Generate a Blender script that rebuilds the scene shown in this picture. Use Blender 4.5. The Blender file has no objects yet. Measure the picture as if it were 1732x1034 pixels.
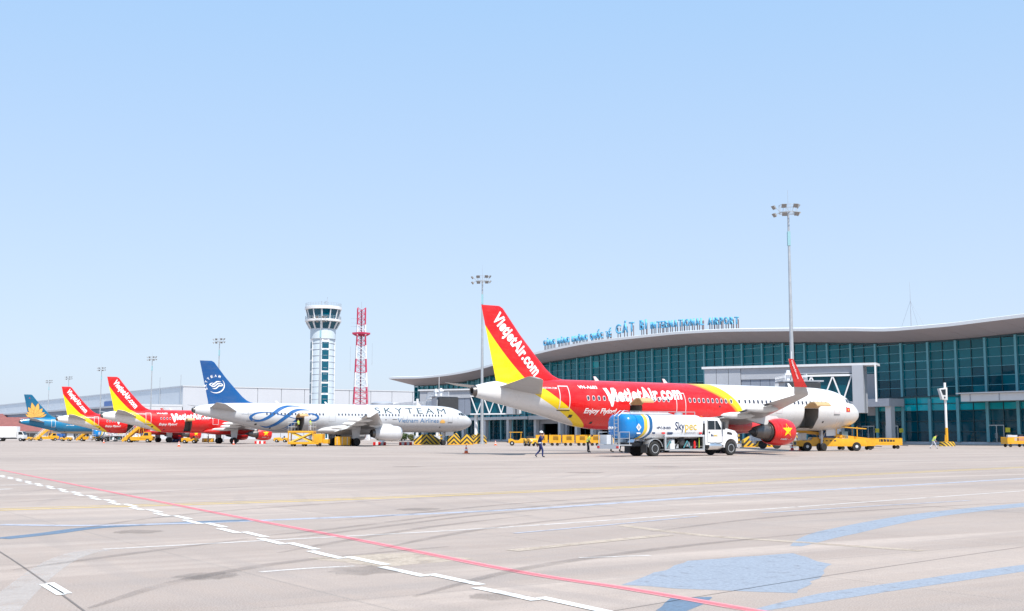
import bpy, bmesh, math, random
from mathutils import Vector, Matrix
random.seed(7)
scene = bpy.context.scene
COL = scene.collection
R = math.radians

# ------------------------------------------------------------------ camera
# world axes: +X runs along the terminal front (towards the right of the photo and nearer),
# +Y is the direction the parked aircraft point (towards the terminal), Z is up.
SX, CX = 0.56, math.sqrt(1 - 0.56 ** 2)
CAM_H, FPX, HOR = 1.5, 2000.0, 737.0            # eye height, focal length in photo pixels, horizon row
PITCH = math.atan((HOR - 517) / FPX)
c_right = Vector((SX, CX, 0)); c_fw = Vector((-CX, SX, 0)); zup = Vector((0, 0, 1))
c_dir = c_fw * math.cos(PITCH) + zup * math.sin(PITCH)
c_up = zup * math.cos(PITCH) - c_fw * math.sin(PITCH)
cam_data = bpy.data.cameras.new('camera')
cam = bpy.data.objects.new('camera', cam_data); COL.objects.link(cam)
mw = Matrix((c_right, c_up, -c_dir)).transposed().to_4x4(); mw.translation = (0, 0, CAM_H)
cam.matrix_world = mw
cam_data.sensor_width = 36; cam_data.lens = 36 * FPX / 1732
cam_data.clip_start = 0.1; cam_data.clip_end = 12000
scene.camera = cam

# ------------------------------------------------------------------ sky, sun, exposure
SUN_EL = R(58)
to_sun_h = (-c_fw * math.cos(R(24)) + c_right * math.sin(R(24))).normalized()
to_sun = to_sun_h * math.cos(SUN_EL) + zup * math.sin(SUN_EL)
world = bpy.data.worlds.new('World'); scene.world = world; world.use_nodes = True
wn = world.node_tree; wn.nodes.clear()
sky = wn.nodes.new('ShaderNodeTexSky'); sky.sky_type = 'NISHITA'; sky.sun_disc = False
sky.sun_elevation = SUN_EL; sky.sun_rotation = math.atan2(to_sun_h.x, to_sun_h.y)
sky.altitude = 0; sky.air_density = 1.0; sky.dust_density = 1.0; sky.ozone_density = 2.0
bg = wn.nodes.new('ShaderNodeBackground'); bg.inputs['Strength'].default_value = 0.15
wo = wn.nodes.new('ShaderNodeOutputWorld')
hz = wn.nodes.new('ShaderNodeMix'); hz.data_type = 'RGBA'; hz.inputs[0].default_value = .8      # humid haze whitens the whole sky
tcw = wn.nodes.new('ShaderNodeTexCoord'); sxyz = wn.nodes.new('ShaderNodeSeparateXYZ'); wn.links.new(tcw.outputs['Generated'], sxyz.inputs[0])
rmp = wn.nodes.new('ShaderNodeMapRange'); rmp.interpolation_type = 'SMOOTHSTEP'; rmp.inputs[1].default_value = -.05; rmp.inputs[2].default_value = .6
wn.links.new(sxyz.outputs['Z'], rmp.inputs[0])
vc = wn.nodes.new('ShaderNodeMix'); vc.data_type = 'RGBA'; wn.links.new(rmp.outputs[0], vc.inputs[0])
vc.inputs[6].default_value = (3.3, 3.85, 4.75, 1); vc.inputs[7].default_value = (1.75, 3.3, 5.3, 1)
wn.links.new(vc.outputs[2], hz.inputs[7])
wn.links.new(sky.outputs[0], hz.inputs[6]); wn.links.new(hz.outputs[2], bg.inputs['Color']); wn.links.new(bg.outputs[0], wo.inputs['Surface'])
sd = bpy.data.lights.new('sun', 'SUN'); sd.energy = 5.0; sd.angle = R(0.6); sd.color = (1, .94, .86)
sun = bpy.data.objects.new('sun', sd); COL.objects.link(sun)
sun.rotation_euler = to_sun.to_track_quat('Z', 'Y').to_euler(); sun.location = (0, 0, 200)
vs = scene.view_settings; vs.view_transform = 'Standard'; vs.look = 'None'; vs.gamma = 1; vs.use_curve_mapping = False
vs.exposure = 0.42

# ------------------------------------------------------------------ helpers
def ground_at(px, py, z=0.0):
    """point of the level apron seen at a photo pixel"""
    r = c_right * ((px - 866) / FPX) - c_up * ((py - 517) / FPX) + c_dir
    t = (z - CAM_H) / r.z
    return Vector((r.x * t, r.y * t, z))

class NT:
    def __init__(self, nt): self.nt = nt
    def new(self, t, **kw):
        n = self.nt.nodes.new(t)
        for k, v in kw.items(): setattr(n, k, v)
        return n
    def link(self, a, b): self.nt.links.new(a, b)
    def m(self, op, a, b=None, c=None):
        n = self.new('ShaderNodeMath', operation=op)
        for i, v in enumerate((a, b, c)):
            if v is None: continue
            if isinstance(v, (int, float)): n.inputs[i].default_value = v
            else: self.link(v, n.inputs[i])
        return n.outputs[0]
    def add(self, a, b): return self.m('ADD', a, b)
    def mul(self, a, b): return self.m('MULTIPLY', a, b)
    def lin(self, x, k, c): return self.m('MULTIPLY_ADD', x, k, c)
    def step(self, x, w=.02):       # 0 below -w, 1 above +w
        return self.m('MULTIPLY_ADD', self.m('MINIMUM', self.m('MAXIMUM', x, -w), w), .5 / w, .5)
    def mix(self, f, a, b):
        n = self.new('ShaderNodeMix', data_type='RGBA')
        for s, v in ((n.inputs[0], f), (n.inputs[6], a), (n.inputs[7], b)):
            if isinstance(v, (int, float)): s.default_value = v
            elif isinstance(v, tuple): s.default_value = v if len(v) == 4 else (*v, 1)
            else: self.link(v, s)
        return n.outputs[2]
    def noise(self, vec, scale, detail=4, rough=.6, dist=0):
        n = self.new('ShaderNodeTexNoise'); n.inputs['Scale'].default_value = scale
        n.inputs['Detail'].default_value = detail; n.inputs['Roughness'].default_value = rough
        n.inputs['Distortion'].default_value = dist
        if vec is not None: self.link(vec, n.inputs['Vector'])
        return n.outputs['Fac']
    def maprange(self, x, a, b, c, d):
        n = self.new('ShaderNodeMapRange'); self.link(x, n.inputs[0])
        for i, v in enumerate((a, b, c, d)): n.inputs[1 + i].default_value = v
        return n.outputs[0]
    def scale(self, vec, s):
        n = self.new('ShaderNodeMapping'); n.inputs['Scale'].default_value = s
        self.link(vec, n.inputs['Vector']); return n.outputs[0]

MATS = {}
def new_mat(name):
    m = bpy.data.materials.new(name); m.use_nodes = True
    nt = m.node_tree; b = nt.nodes['Principled BSDF']
    MATS[name] = m
    return m, NT(nt), b
def mat(name, col, rough=.5, metal=0., var=.12, vscale=1.5, coat=0., bump=0., dirt=None, emit=0):
    if name in MATS: return MATS[name]
    m, N, b = new_mat(name)
    tc = N.new('ShaderNodeTexCoord').outputs['Object']
    f = N.noise(tc, vscale, 6, .65)
    g = N.noise(N.scale(tc, (6, 6, .6)), vscale, 4, .6)          # vertical streaks
    f2 = N.m('ADD', N.mul(f, .6), N.mul(g, .4))
    k = N.maprange(f2, .3, .7, 1 - var, 1 + var * .5)
    c = N.mix(1.0, (*col, 1), (0, 0, 0, 1))
    mixn = N.nt.nodes[-1]; mixn.blend_type = 'MULTIPLY'
    cmb = N.new('ShaderNodeCombineColor')
    for i in range(3): N.link(k, cmb.inputs[i])
    N.link(cmb.outputs[0], mixn.inputs[7])
    if dirt:
        d = N.maprange(N.noise(tc, vscale * 2.2, 8, .7), .55, .72, 0, dirt[3])
        c = N.mix(d, c, (*dirt[:3], 1))
    N.link(c, b.inputs['Base Color'])
    b.inputs['Roughness'].default_value = rough; b.inputs['Metallic'].default_value = metal
    N.link(N.maprange(f, .3, .7, max(rough - .06, .03), min(rough + .1, 1)), b.inputs['Roughness'])
    if coat: b.inputs['Coat Weight'].default_value = coat; b.inputs['Coat Roughness'].default_value = .06
    if bump:
        bn = N.new('ShaderNodeBump'); bn.inputs['Strength'].default_value = bump; bn.inputs['Distance'].default_value = .02
        N.link(N.noise(tc, vscale * 12, 6, .7), bn.inputs['Height']); N.link(bn.outputs[0], b.inputs['Normal'])
    return m

class MB:
    """collects shapes and links them as ONE mesh object"""
    def __init__(self): self.v = []; self.f = []
    def add(self, vs, fs):
        o = len(self.v); self.v += [tuple(p) for p in vs]; self.f += [tuple(i + o for i in q) for q in fs]; return self
    def box(self, x0, x1, y0, y1, z0, z1):
        x0, x1 = min(x0, x1), max(x0, x1); y0, y1 = min(y0, y1), max(y0, y1); z0, z1 = min(z0, z1), max(z0, z1)
        return self.add([(x0, y0, z0), (x1, y0, z0), (x1, y1, z0), (x0, y1, z0), (x0, y0, z1), (x1, y0, z1), (x1, y1, z1), (x0, y1, z1)],
                        [(3, 2, 1, 0), (4, 5, 6, 7), (0, 1, 5, 4), (1, 2, 6, 5), (2, 3, 7, 6), (3, 0, 4, 7)])
    def bar(self, p, q, w, h=None):
        p, q = Vector(p), Vector(q); h = h or w; d = (q - p)
        if d.length < 1e-6: return self
        d.normalize(); up = Vector((0, 0, 1)) if abs(d.z) < .95 else Vector((0, 1, 0))
        s = d.cross(up).normalized(); u = s.cross(d)
        vs = []
        for e in (p, q):
            for a, b in ((-1, -1), (1, -1), (1, 1), (-1, 1)): vs.append(e + s * (a * w / 2) + u * (b * h / 2))
        return self.add(vs, [(0, 1, 2, 3), (7, 6, 5, 4), (4, 5, 1, 0), (5, 6, 2, 1), (6, 7, 3, 2), (7, 4, 0, 3)])
    def tube(self, p, q, r0, r1=None, n=10, cap=True):
        p, q = Vector(p), Vector(q); r1 = r0 if r1 is None else r1; d = (q - p).normalized()
        up = Vector((0, 0, 1)) if abs(d.z) < .95 else Vector((0, 1, 0)); s = d.cross(up).normalized(); u = s.cross(d)
        vs = []
        for e, r in ((p, r0), (q, r1)):
            for i in range(n):
                a = 2 * math.pi * i / n; vs.append(e + (s * math.cos(a) + u * math.sin(a)) * r)
        fs = [(i, n + i, n + (i + 1) % n, (i + 1) % n) for i in range(n)]
        if cap: fs += [tuple(range(n)), tuple(range(2 * n - 1, n - 1, -1))]
        return self.add(vs, fs)
    def path(self, pts, r, n=6):
        for a, b in zip(pts[:-1], pts[1:]): self.tube(a, b, r, n=n)
        return self
    def lathe(self, prof, o, axis='y', n=24, sx=1., sz=1.):
        vs = []; fs = []; o = Vector(o)
        for t, r in prof:
            for i in range(n):
                a = 2 * math.pi * i / n; c, s = math.cos(a) * r, math.sin(a) * r
                if axis == 'y': vs.append(o + Vector((c * sx, t, s * sz)))
                elif axis == 'x': vs.append(o + Vector((t, c * sx, s * sz)))
                else: vs.append(o + Vector((c * sx, s * sz, t)))
        for j in range(len(prof) - 1):
            for i in range(n):
                k = (i + 1) % n; fs.append((j * n + i, j * n + k, (j + 1) * n + k, (j + 1) * n + i))
        if prof[0][1] > 1e-4: fs.append(tuple(range(n - 1, -1, -1)))
        if prof[-1][1] > 1e-4: fs.append(tuple((len(prof) - 1) * n + i for i in range(n)))
        return self.add(vs, fs)
    def prism(self, poly, a, b, axis='x'):
        """poly: 2D outline; extruded from a to b along axis"""
        n = len(poly); vs = []
        for t in (a, b):
            for p in poly:
                vs.append({'x': (t, p[0], p[1]), 'y': (p[0], t, p[1]), 'z': (p[0], p[1], t)}[axis])
        return self.add(vs, [(i, (i + 1) % n, n + (i + 1) % n, n + i) for i in range(n)] + [tuple(range(n - 1, -1, -1)), tuple(range(n, 2 * n))])
    def loft(self, rings, cap=True, closed=True):
        n = len(rings[0]); vs = [p for r in rings for p in r]; fs = []
        for j in range(len(rings) - 1):
            for i in range(n if closed else n - 1):
                k = (i + 1) % n; fs.append((j * n + i, j * n + k, (j + 1) * n + k, (j + 1) * n + i))
        if cap and closed: fs += [tuple(range(n - 1, -1, -1)), tuple((len(rings) - 1) * n + i for i in range(n))]
        return self.add(vs, fs)
    def ball(self, c, r, n=12, sx=1, sy=1, sz=1):
        m = max(n // 2, 4); c = Vector(c); rings = []
        for j in range(m + 1):
            t = math.pi * j / m; rr = max(math.sin(t), 1e-3) * r
            rings.append([c + Vector((math.cos(2 * math.pi * i / n) * rr * sx, math.sin(2 * math.pi * i / n) * rr * sy, math.cos(t) * r * sz)) for i in range(n)])
        return self.loft(rings)
    def mesh(self, name, smooth=False, bevel=0., angle=35):
        me = bpy.data.meshes.new(name); me.from_pydata(self.v, [], self.f)
        bm = bmesh.new(); bm.from_mesh(me)
        if bevel:
            es = [e for e in bm.edges if len(e.link_faces) == 2 and e.calc_face_angle(0) > R(30)]
            bmesh.ops.bevel(bm, geom=es, offset=bevel, segments=2, profile=.7, affect='EDGES', clamp_overlap=True)
        bmesh.ops.recalc_face_normals(bm, faces=bm.faces)
        bm.to_mesh(me); bm.free()
        if smooth or bevel:
            me.polygons.foreach_set('use_smooth', [True] * len(me.polygons)); me.set_sharp_from_angle(angle=R(angle))
        me.update(); return me
    def build(self, name, m=None, parent=None, smooth=False, bevel=0., angle=35):
        return obj(name, self.mesh(name, smooth, bevel, angle), m, parent)

def obj(name, me, m=None, parent=None):
    o = bpy.data.objects.new(name, me); COL.objects.link(o)
    if m is not None and me is not None:
        if len(me.materials) == 0: me.materials.append(m)
        else: o.material_slots[0].link = 'OBJECT'; o.material_slots[0].material = m
    if parent is not None: o.parent = parent
    return o
def tag(o, label, cat, group=None):
    o['label'] = label; o['category'] = cat
    if group: o['group'] = group
    return o
def thing(name, label, cat, loc=(0, 0, 0), rz=0., group=None):
    o = bpy.data.objects.new(name, None); COL.objects.link(o); o.empty_display_size = .3
    o.location = loc; o.rotation_euler = (0, 0, rz)
    return tag(o, label, cat, group)
def structure(o): o['kind'] = 'structure'; return o
def copy_tree(o, parent=None):
    c = o.copy(); COL.objects.link(c); c.parent = parent
    for ch in list(o.children): copy_tree(ch, c)
    return c
def dup(root, loc, rz=0., label=None, group=None):
    r = copy_tree(root); r.location = loc; r.rotation_euler = (0, 0, rz)
    if label: r['label'] = label
    if group: r['group'] = group
    return r

def text_2d(s, bold=0., spacing=1., shear=0., align='LEFT'):
    """flat triangulated lettering, cap height 1, origin at the left end of the baseline"""
    cu = bpy.data.curves.new('lettering', 'FONT'); cu.body = s; cu.size = 1.0; cu.offset = bold
    cu.space_character = spacing; cu.shear = shear; cu.resolution_u = 3; cu.align_x = align
    ob = bpy.data.objects.new('lettering_source', cu)
    me = bpy.data.meshes.new_from_object(ob)
    bpy.data.objects.remove(ob); bpy.data.curves.remove(cu)
    xs = [v.co.x for v in me.vertices]; x0, x1 = (min(xs), max(xs)) if xs else (0, 1)
    return me, x0, x1
def text_on(name, s, place, length, height, m, parent, cuts=0, bold=.02, shear=0., spacing=1., thick=0.):
    """lettering laid on a surface: place(a, b) maps run a (0..length) and rise b (0..height of a capital) to a point"""
    me, x0, x1 = text_2d(s, bold, spacing, shear)
    bm = bmesh.new(); bm.from_mesh(me); bpy.data.meshes.remove(me)
    for i in range(cuts):
        zc = -.25 + 1.05 * (i + .5) / cuts
        bmesh.ops.bisect_plane(bm, geom=bm.verts[:] + bm.edges[:] + bm.faces[:], plane_co=(0, zc, 0), plane_no=(0, 1, 0))
    cap = .73
    for v in bm.verts:
        a = (v.co.x - x0) / (x1 - x0) * length; b = v.co.y / cap * height
        v.co = Vector(place(a, b))
    if thick:
        r = bmesh.ops.solidify(bm, geom=bm.faces[:], thickness=thick)
    out = bpy.data.meshes.new(name); bm.to_mesh(out); bm.free()
    return obj(name, out, m, parent)

def strip(pts, wid, n=6):
    """smooth tapered ribbon through 2D points -> two edge polylines"""
    P = [Vector(p) for p in pts]; m = len(P); out = []
    for i in range(m - 1):
        p0, p1, p2, p3 = P[max(i - 1, 0)], P[i], P[i + 1], P[min(i + 2, m - 1)]
        for j in range(n):
            t = j / n
            out.append((.5 * ((2 * p1) + (p2 - p0) * t + (2 * p0 - 5 * p1 + 4 * p2 - p3) * t * t + (3 * p1 - p0 - 3 * p2 + p3) * t ** 3), wid[i] + (wid[i + 1] - wid[i]) * t))
    out.append((P[-1], wid[-1])); L = []; Rr = []
    for i, (p, w) in enumerate(out):
        d = (out[min(i + 1, len(out) - 1)][0] - out[max(i - 1, 0)][0]).normalized(); nn = Vector((-d.y, d.x)) * w / 2
        L.append(p + nn); Rr.append(p - nn)
    return L, Rr

# ------------------------------------------------------------------ common materials
WHITE = mat('white_paint', (.74, .74, .75), .32, var=.08, vscale=.5)
OFFWHITE = mat('aged_white_paint', (.62, .63, .64), .45, var=.15, dirt=(.3, .27, .23, .35))
YELLOW = mat('equipment_yellow_paint', (.72, .36, .015), .38, var=.18, vscale=2, dirt=(.25, .13, .03, .5))
PALEYELLOW = mat('pale_yellow_paint', (.75, .5, .06), .4, var=.15)
BLACK = mat('black_rubber', (.018, .018, .019), .75, var=.3)
DARK = mat('dark_machinery', (.035, .036, .04), .6, var=.4, vscale=4)
STEEL = mat('galvanised_steel', (.48, .50, .52), .38, .5, var=.15)
CHROME = mat('polished_metal', (.72, .73, .74), .18, .9, var=.08)
GREYP = mat('grey_panel_paint', (.36, .38, .42), .5, var=.1)
LGREY = mat('light_grey_paint', (.52, .54, .57), .5, var=.1)
REDP = mat('red_paint', (.62, .012, .012), .3, var=.1, coat=.3)
ORANGE = mat('orange_plastic', (.75, .11, .02), .45, var=.15)
BLUEP = mat('blue_paint', (.01, .09, .32), .35, var=.1)
GLASSD = mat('dark_window_glass', (.012, .02, .028), .06, var=.1)
SKIN = mat('skin', (.42, .23, .15), .55, var=.1)
NAVY = mat('navy_cloth', (.008, .018, .11), .85, var=.25, vscale=6)
CLOTHD = mat('dark_cloth', (.02, .024, .035), .9, var=.3, vscale=6)
CLOTHW = mat('pale_grey_cloth', (.5, .52, .58), .9, var=.15, vscale=6)
HIVIS = mat('hi_vis_fabric', (.46, .58, .06), .75, var=.15, vscale=5)
# ------------------------------------------------------------------ apron
def apron_material():
    m, N, b = new_mat('apron_concrete')
    tc = N.new('ShaderNodeTexCoord').outputs['Object']
    big = N.noise(tc, .035, 5, .6); mid = N.noise(N.scale(tc, (1, .3, 1)), .3, 8, .7, .3); fine = N.noise(tc, 9, 8, .8); fi2 = N.noise(tc, 60, 4, .7)
    base = N.mix(N.maprange(big, .35, .65, 0, 1), (.285, .228, .192, 1), (.43, .352, .302, 1))
    base = N.mix(N.maprange(mid, .42, .62, 0, .7), base, (.225, .175, .146, 1))
    # cast slabs: every slab a slightly different tone
    sp = N.new('ShaderNodeSeparateXYZ'); N.link(N.scale(tc, (1 / 5., 1 / 5., 1)), sp.inputs[0])
    cb = N.new('ShaderNodeCombineXYZ'); N.link(N.m('FLOOR', sp.outputs[0]), cb.inputs[0]); N.link(N.m('FLOOR', sp.outputs[1]), cb.inputs[1])
    wn_ = N.new('ShaderNodeTexWhiteNoise', noise_dimensions='2D'); N.link(cb.outputs[0], wn_.inputs['Vector'])
    base = N.mix(N.mul(wn_.outputs['Value'], .55), base, (.225, .175, .148, 1))
    jx = N.m('ABSOLUTE', N.m('SUBTRACT', N.m('FRACT', sp.outputs[0]), .5)); jy = N.m('ABSOLUTE', N.m('SUBTRACT', N.m('FRACT', sp.outputs[1]), .5))
    joint = N.step(N.add(N.m('MAXIMUM', jx, jy), -.4955), .0012)
    base = N.mix(N.mul(joint, .6), base, (.16, .145, .13, 1))
    # rubber and oil marks, pale scuffs
    tyre = N.maprange(N.noise(N.scale(tc, (1, .05, 1)), .42, 7, .72, .5), .52, .66, 0, .62)
    base = N.mix(tyre, base, (.17, .155, .15, 1))
    pale = N.maprange(N.noise(N.scale(tc, (.9, .07, 1)), .6, 6, .65, .3), .52, .68, 0, .6)
    base = N.mix(pale, base, (.53, .44, .38, 1))
    spots = N.maprange(N.noise(tc, 1.3, 8, .75), .62, .72, 0, .4)
    base = N.mix(spots, base, (.2, .18, .165, 1))
    swp = N.maprange(N.noise(N.scale(tc, (.5, 3, 1)), 1.1, 8, .72, .5), .42, .62, 0, .3)
    base = N.mix(swp, base, (.27, .24, .225, 1))
    ring = N.new('ShaderNodeTexWave', wave_type='RINGS', rings_direction='Z', wave_profile='SIN'); ring.inputs['Scale'].default_value = .22; ring.inputs['Distortion'].default_value = 2.5; ring.inputs['Detail'].default_value = 3; ring.inputs['Detail Scale'].default_value = .6
    off = N.new('ShaderNodeMapping'); off.inputs['Location'].default_value = (14, -46, 0); N.link(tc, off.inputs['Vector']); N.link(off.outputs[0], ring.inputs['Vector'])
    trk = N.mul(N.maprange(ring.outputs['Fac'], .86, .97, 0, .34), N.maprange(N.noise(tc, .12, 4, .6), .47, .6, 0, 1))
    base = N.mix(trk, base, (.2, .175, .165, 1))
    base = N.mix(N.maprange(fine, .36, .66, 0, .55), base, (.25, .212, .19, 1))
    base = N.mix(N.maprange(fi2, .42, .66, 0, .55), base, (.52, .44, .385, 1))
    N.link(base, b.inputs['Base Color']); b.inputs['Roughness'].default_value = .85; b.inputs['Specular IOR Level'].default_value = .3
    bn = N.new('ShaderNodeBump'); bn.inputs['Strength'].default_value = .35; bn.inputs['Distance'].default_value = .012
    N.link(N.add(N.mul(fine, .6), N.mul(fi2, .4)), bn.inputs['Height']); N.link(bn.outputs[0], b.inputs['Normal'])
    return m
APRON = apron_material()
MB().add([(-4500, -4000, 0), (4000, -4000, 0), (4000, 4500, 0), (-4500, 4500, 0)], [(0, 1, 2, 3)]).build('apron', APRON)
structure(bpy.data.objects['apron'])
def paint_mat(name, col, wear=.5, sc=2.2, cover=1.0):
    """road paint worn through in flakes so that the concrete below shows"""
    m, N, b = new_mat(name); tc = N.new('ShaderNodeTexCoord').outputs['Object']
    w = N.maprange(N.noise(tc, sc, 9, .75), .66 - .26 * wear, .76 - .14 * wear, 0, min(1, .3 + wear * .65)); w2 = N.maprange(N.noise(tc, 22, 6, .8), .42, .7, 0, .55 * wear + .08)
    c = N.mix(N.maprange(N.noise(tc, .5, 5, .6), .3, .7, 0, .3), (*col, 1), tuple(x * .78 for x in col) + (1,))
    N.link(c, b.inputs['Base Color']); b.inputs['Roughness'].default_value = .75
    N.link(N.mul(N.m('SUBTRACT', 1.0, N.m('MAXIMUM', w, w2)), cover), b.inputs['Alpha']); return m
P_TYRE = paint_mat('tyre_rubber_mark', (.10, .085, .08), .85, .9, .24); P_OIL = paint_mat('oil_stain', (.09, .075, .065), .75, 1.6, .26)
P_RED = paint_mat('worn_red_line_paint', (.60, .16, .18), .5); P_REDW = paint_mat('faded_red_line_paint', (.66, .26, .28), .6); P_WHITE = paint_mat('white_line_paint', (.78, .78, .76), .25)
P_YEL = paint_mat('worn_yellow_line_paint', (.66, .46, .09), .6); P_BLUE = paint_mat('grey_blue_cover_paint', (.275, .31, .365), .5, 4)
P_BLUEW = paint_mat('worn_grey_blue_paint', (.40, .42, .49), .7); P_BLUED = paint_mat('dark_grey_blue_paint', (.13, .19, .27), .6)
P_WORN = paint_mat('worn_pale_paint', (.60, .56, .53), .7); P_CURVE = paint_mat('faded_curve_paint', (.56, .52, .49), .8, 2.2, .55); P_BEIGE = paint_mat('pale_repair_mortar', (.47, .39, .31), .75)
P_DARK = paint_mat('dark_joint_sealant', (.17, .145, .13), .5)
def marking(name, px_pts, wid, m, level=1, taper=False):
    pts = [ground_at(*p).to_2d() for p in px_pts]; z = .0015 * level; n = 6 if len(pts) > 2 else 12
    w = [wid] * len(pts)
    if taper: w[0] = wid * .25; w[-1] = wid * (.3 if m is P_TYRE else 1)
    L, Rr = strip(pts, w, n); k = len(L)
    mb = MB().add([(p.x, p.y, z) for p in L] + [(p.x, p.y, z) for p in Rr], [(i, k + i, k + i + 1, i + 1) for i in range(k - 1)])
    return structure(mb.build(name, m))
marking('red_line', [(-120, 772), (0, 795), (300, 855), (600, 912.5), (866, 965.5), (1066, 997), (1266, 1032), (1420, 1058)], .17, P_REDW, 3)
marking('red_line', [(-120, 772), (0, 795), (300, 855), (600, 912.5), (866, 965.5), (1066, 997), (1266, 1032), (1420, 1058)], .07, P_RED, 4)
marking('yellow_line', [(-150, 871), (0, 863.5), (250, 856), (450, 850), (625, 844), (866, 834), (1166, 820), (1466, 803.5), (1732, 791), (1900, 783)], .17, P_YEL, 2)
marking('yellow_line', [(-150, 868.4), (0, 861), (250, 853.6), (450, 847.6), (625, 841.8), (866, 831.8), (1166, 818), (1466, 801.8), (1732, 789.6), (1900, 781.6)], .1, P_YEL, 2)
marking('blue_line', [(0, 911.5), (80, 903), (165, 892.5), (325, 884), (420, 880)], .36, P_BLUED, 2)
marking('blue_line', [(0, 888), (150, 889.5), (325, 885.5)], .3, P_BLUEW, 3)
marking('blue_line', [(300, 886), (866, 862.5), (1216, 839), (1500, 823), (1732, 809.5), (1900, 800)], .34, P_BLUEW, 1)
marking('thin_white_line', [(175, 929.5), (435, 915.5), (866, 891.5), (1316, 860), (1732, 830.5), (1900, 819)], .13, P_WORN, 2)
marking('worn_curved_line', [(-25, 1060), (0, 1032), (45, 990), (90, 956), (130, 938), (172, 930)], .34, P_CURVE, 1)
marking('white_dash', [(74, 989), (104, 1007)], .09, P_WHITE, 4); marking('white_dash', [(84, 987), (114, 1005)], .09, P_WHITE, 4)
marking('joint_line', [(-60, 900), (0, 934), (60, 974), (145, 1036)], .022, P_DARK, 3)
marking('joint_line', [(0, 834.5), (400, 806), (900, 783), (1400, 769)], .03, P_DARK, 1)
marking('joint_line', [(1000, 1040), (1400, 974), (1732, 925)], .02, P_DARK, 1)
marking('joint_line', [(1150, 826), (1400, 845), (1732, 868)], .03, P_DARK, 1)
marking('repair_strip', [(1051, 889), (1180, 905), (1345, 917), (1560, 932)], .22, P_BEIGE, 2)
marking('repair_strip', [(1130, 905), (1000, 918), (866, 932)], .24, P_BEIGE, 3)
marking('thin_white_line', [(870, 902.5), (1000, 891), (1180, 874)], .1, P_BLUEW, 3)
marking('thin_white_line', [(1290, 868), (1450, 858), (1640, 847)], .12, P_BLUEW, 3)
marking('thin_white_line', [(440, 968), (520, 962), (600, 958)], .1, P_WORN, 2)
marking('thin_white_line', [(980, 944), (1100, 940)], .1, P_WORN, 2)
marking('thin_white_line', [(0, 821), (30, 820.5), (60, 819.8)], .22, P_WORN, 2); marking('thin_white_line', [(-10, 828.5), (5, 828), (14, 827)], .3, P_WORN, 2)
marking('blue_line', [(1346, 924), (1416, 901), (1566, 872), (1732, 854), (1850, 844)], .62, P_BLUE, 1, True)
marking('blue_line', [(1276, 1034), (1416, 1007), (1566, 985), (1732, 961), (1850, 946)], .36, P_BLUE, 1, True)
def flat_patch(name, px, m, level=1):
    pts = [ground_at(*p) for p in px]; out = []
    rnd = random.Random(3)
    for a, b in zip(pts, pts[1:] + pts[:1]):
        n = max(2, int((b - a).length / .25))
        for i in range(n):
            p = a.lerp(b, i / n); out.append((p.x + rnd.uniform(-.045, .045), p.y + rnd.uniform(-.045, .045), .0015 * level))
    return structure(MB().add(out, [tuple(range(len(out)))]).build(name, m))
flat_patch('blue_cover_patch', [(1053, 990), (1100, 973), (1161, 949), (1336, 936), (1403, 954), (1390, 970), (1343, 1003), (1200, 999)], P_BLUE, 1)
flat_patch('blue_cover_patch', [(1111, 1034), (1136, 1013), (1198, 1009), (1204, 1013), (1162, 1034)], P_BLUED, 1)
flat_patch('pale_cover_patch', [(520, 944), (700, 935), (800, 946), (640, 960)], P_BEIGE, 1)
for q in ([(430, 908), (520, 900), (640, 886), (800, 867), (1000, 850), (1200, 838)], [(440, 914), (540, 905), (660, 890), (820, 871), (1020, 854)], [(470, 936), (580, 916), (720, 893), (900, 872)],
          [(560, 882), (700, 869), (866, 853), (1100, 838), (1400, 822)], [(640, 930), (760, 905), (900, 885), (1150, 862)], [(0, 852), (200, 838), (450, 822), (800, 806)], [(100, 900), (300, 872), (560, 852), (900, 832)],
          [(1100, 900), (1300, 876), (1500, 862), (1732, 850)], [(1000, 815), (1250, 805), (1500, 797), (1732, 791)], [(700, 1010), (900, 960), (1150, 925), (1400, 900)], [(150, 1030), (300, 985), (500, 950), (760, 925)],
          [(300, 812), (600, 800), (900, 792)], [(900, 800), (1200, 790), (1500, 783)], [(20, 965), (200, 940), (420, 912)]):
    marking('tyre_mark', q, .2, P_TYRE, 5, True)
for px, py, r in ((620, 965, .5), (350, 975, .35), (705, 862, .5), (990, 800, .9), (1120, 790, 1.0), (840, 1010, .3), (230, 900, .4), (1210, 775, 1.4), (1330, 772, 1.2), (600, 760, 2.2), (690, 790, .9)):
    c = ground_at(px, py); n = 22; rr = random.Random(px)
    structure(MB().add([(c.x + math.cos(2 * math.pi * i / n) * r * rr.uniform(.6, 1.15), c.y + math.sin(2 * math.pi * i / n) * r * rr.uniform(.6, 1.15), .009) for i in range(n)], [tuple(range(n))]).build('oil_stain', P_OIL))
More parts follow.
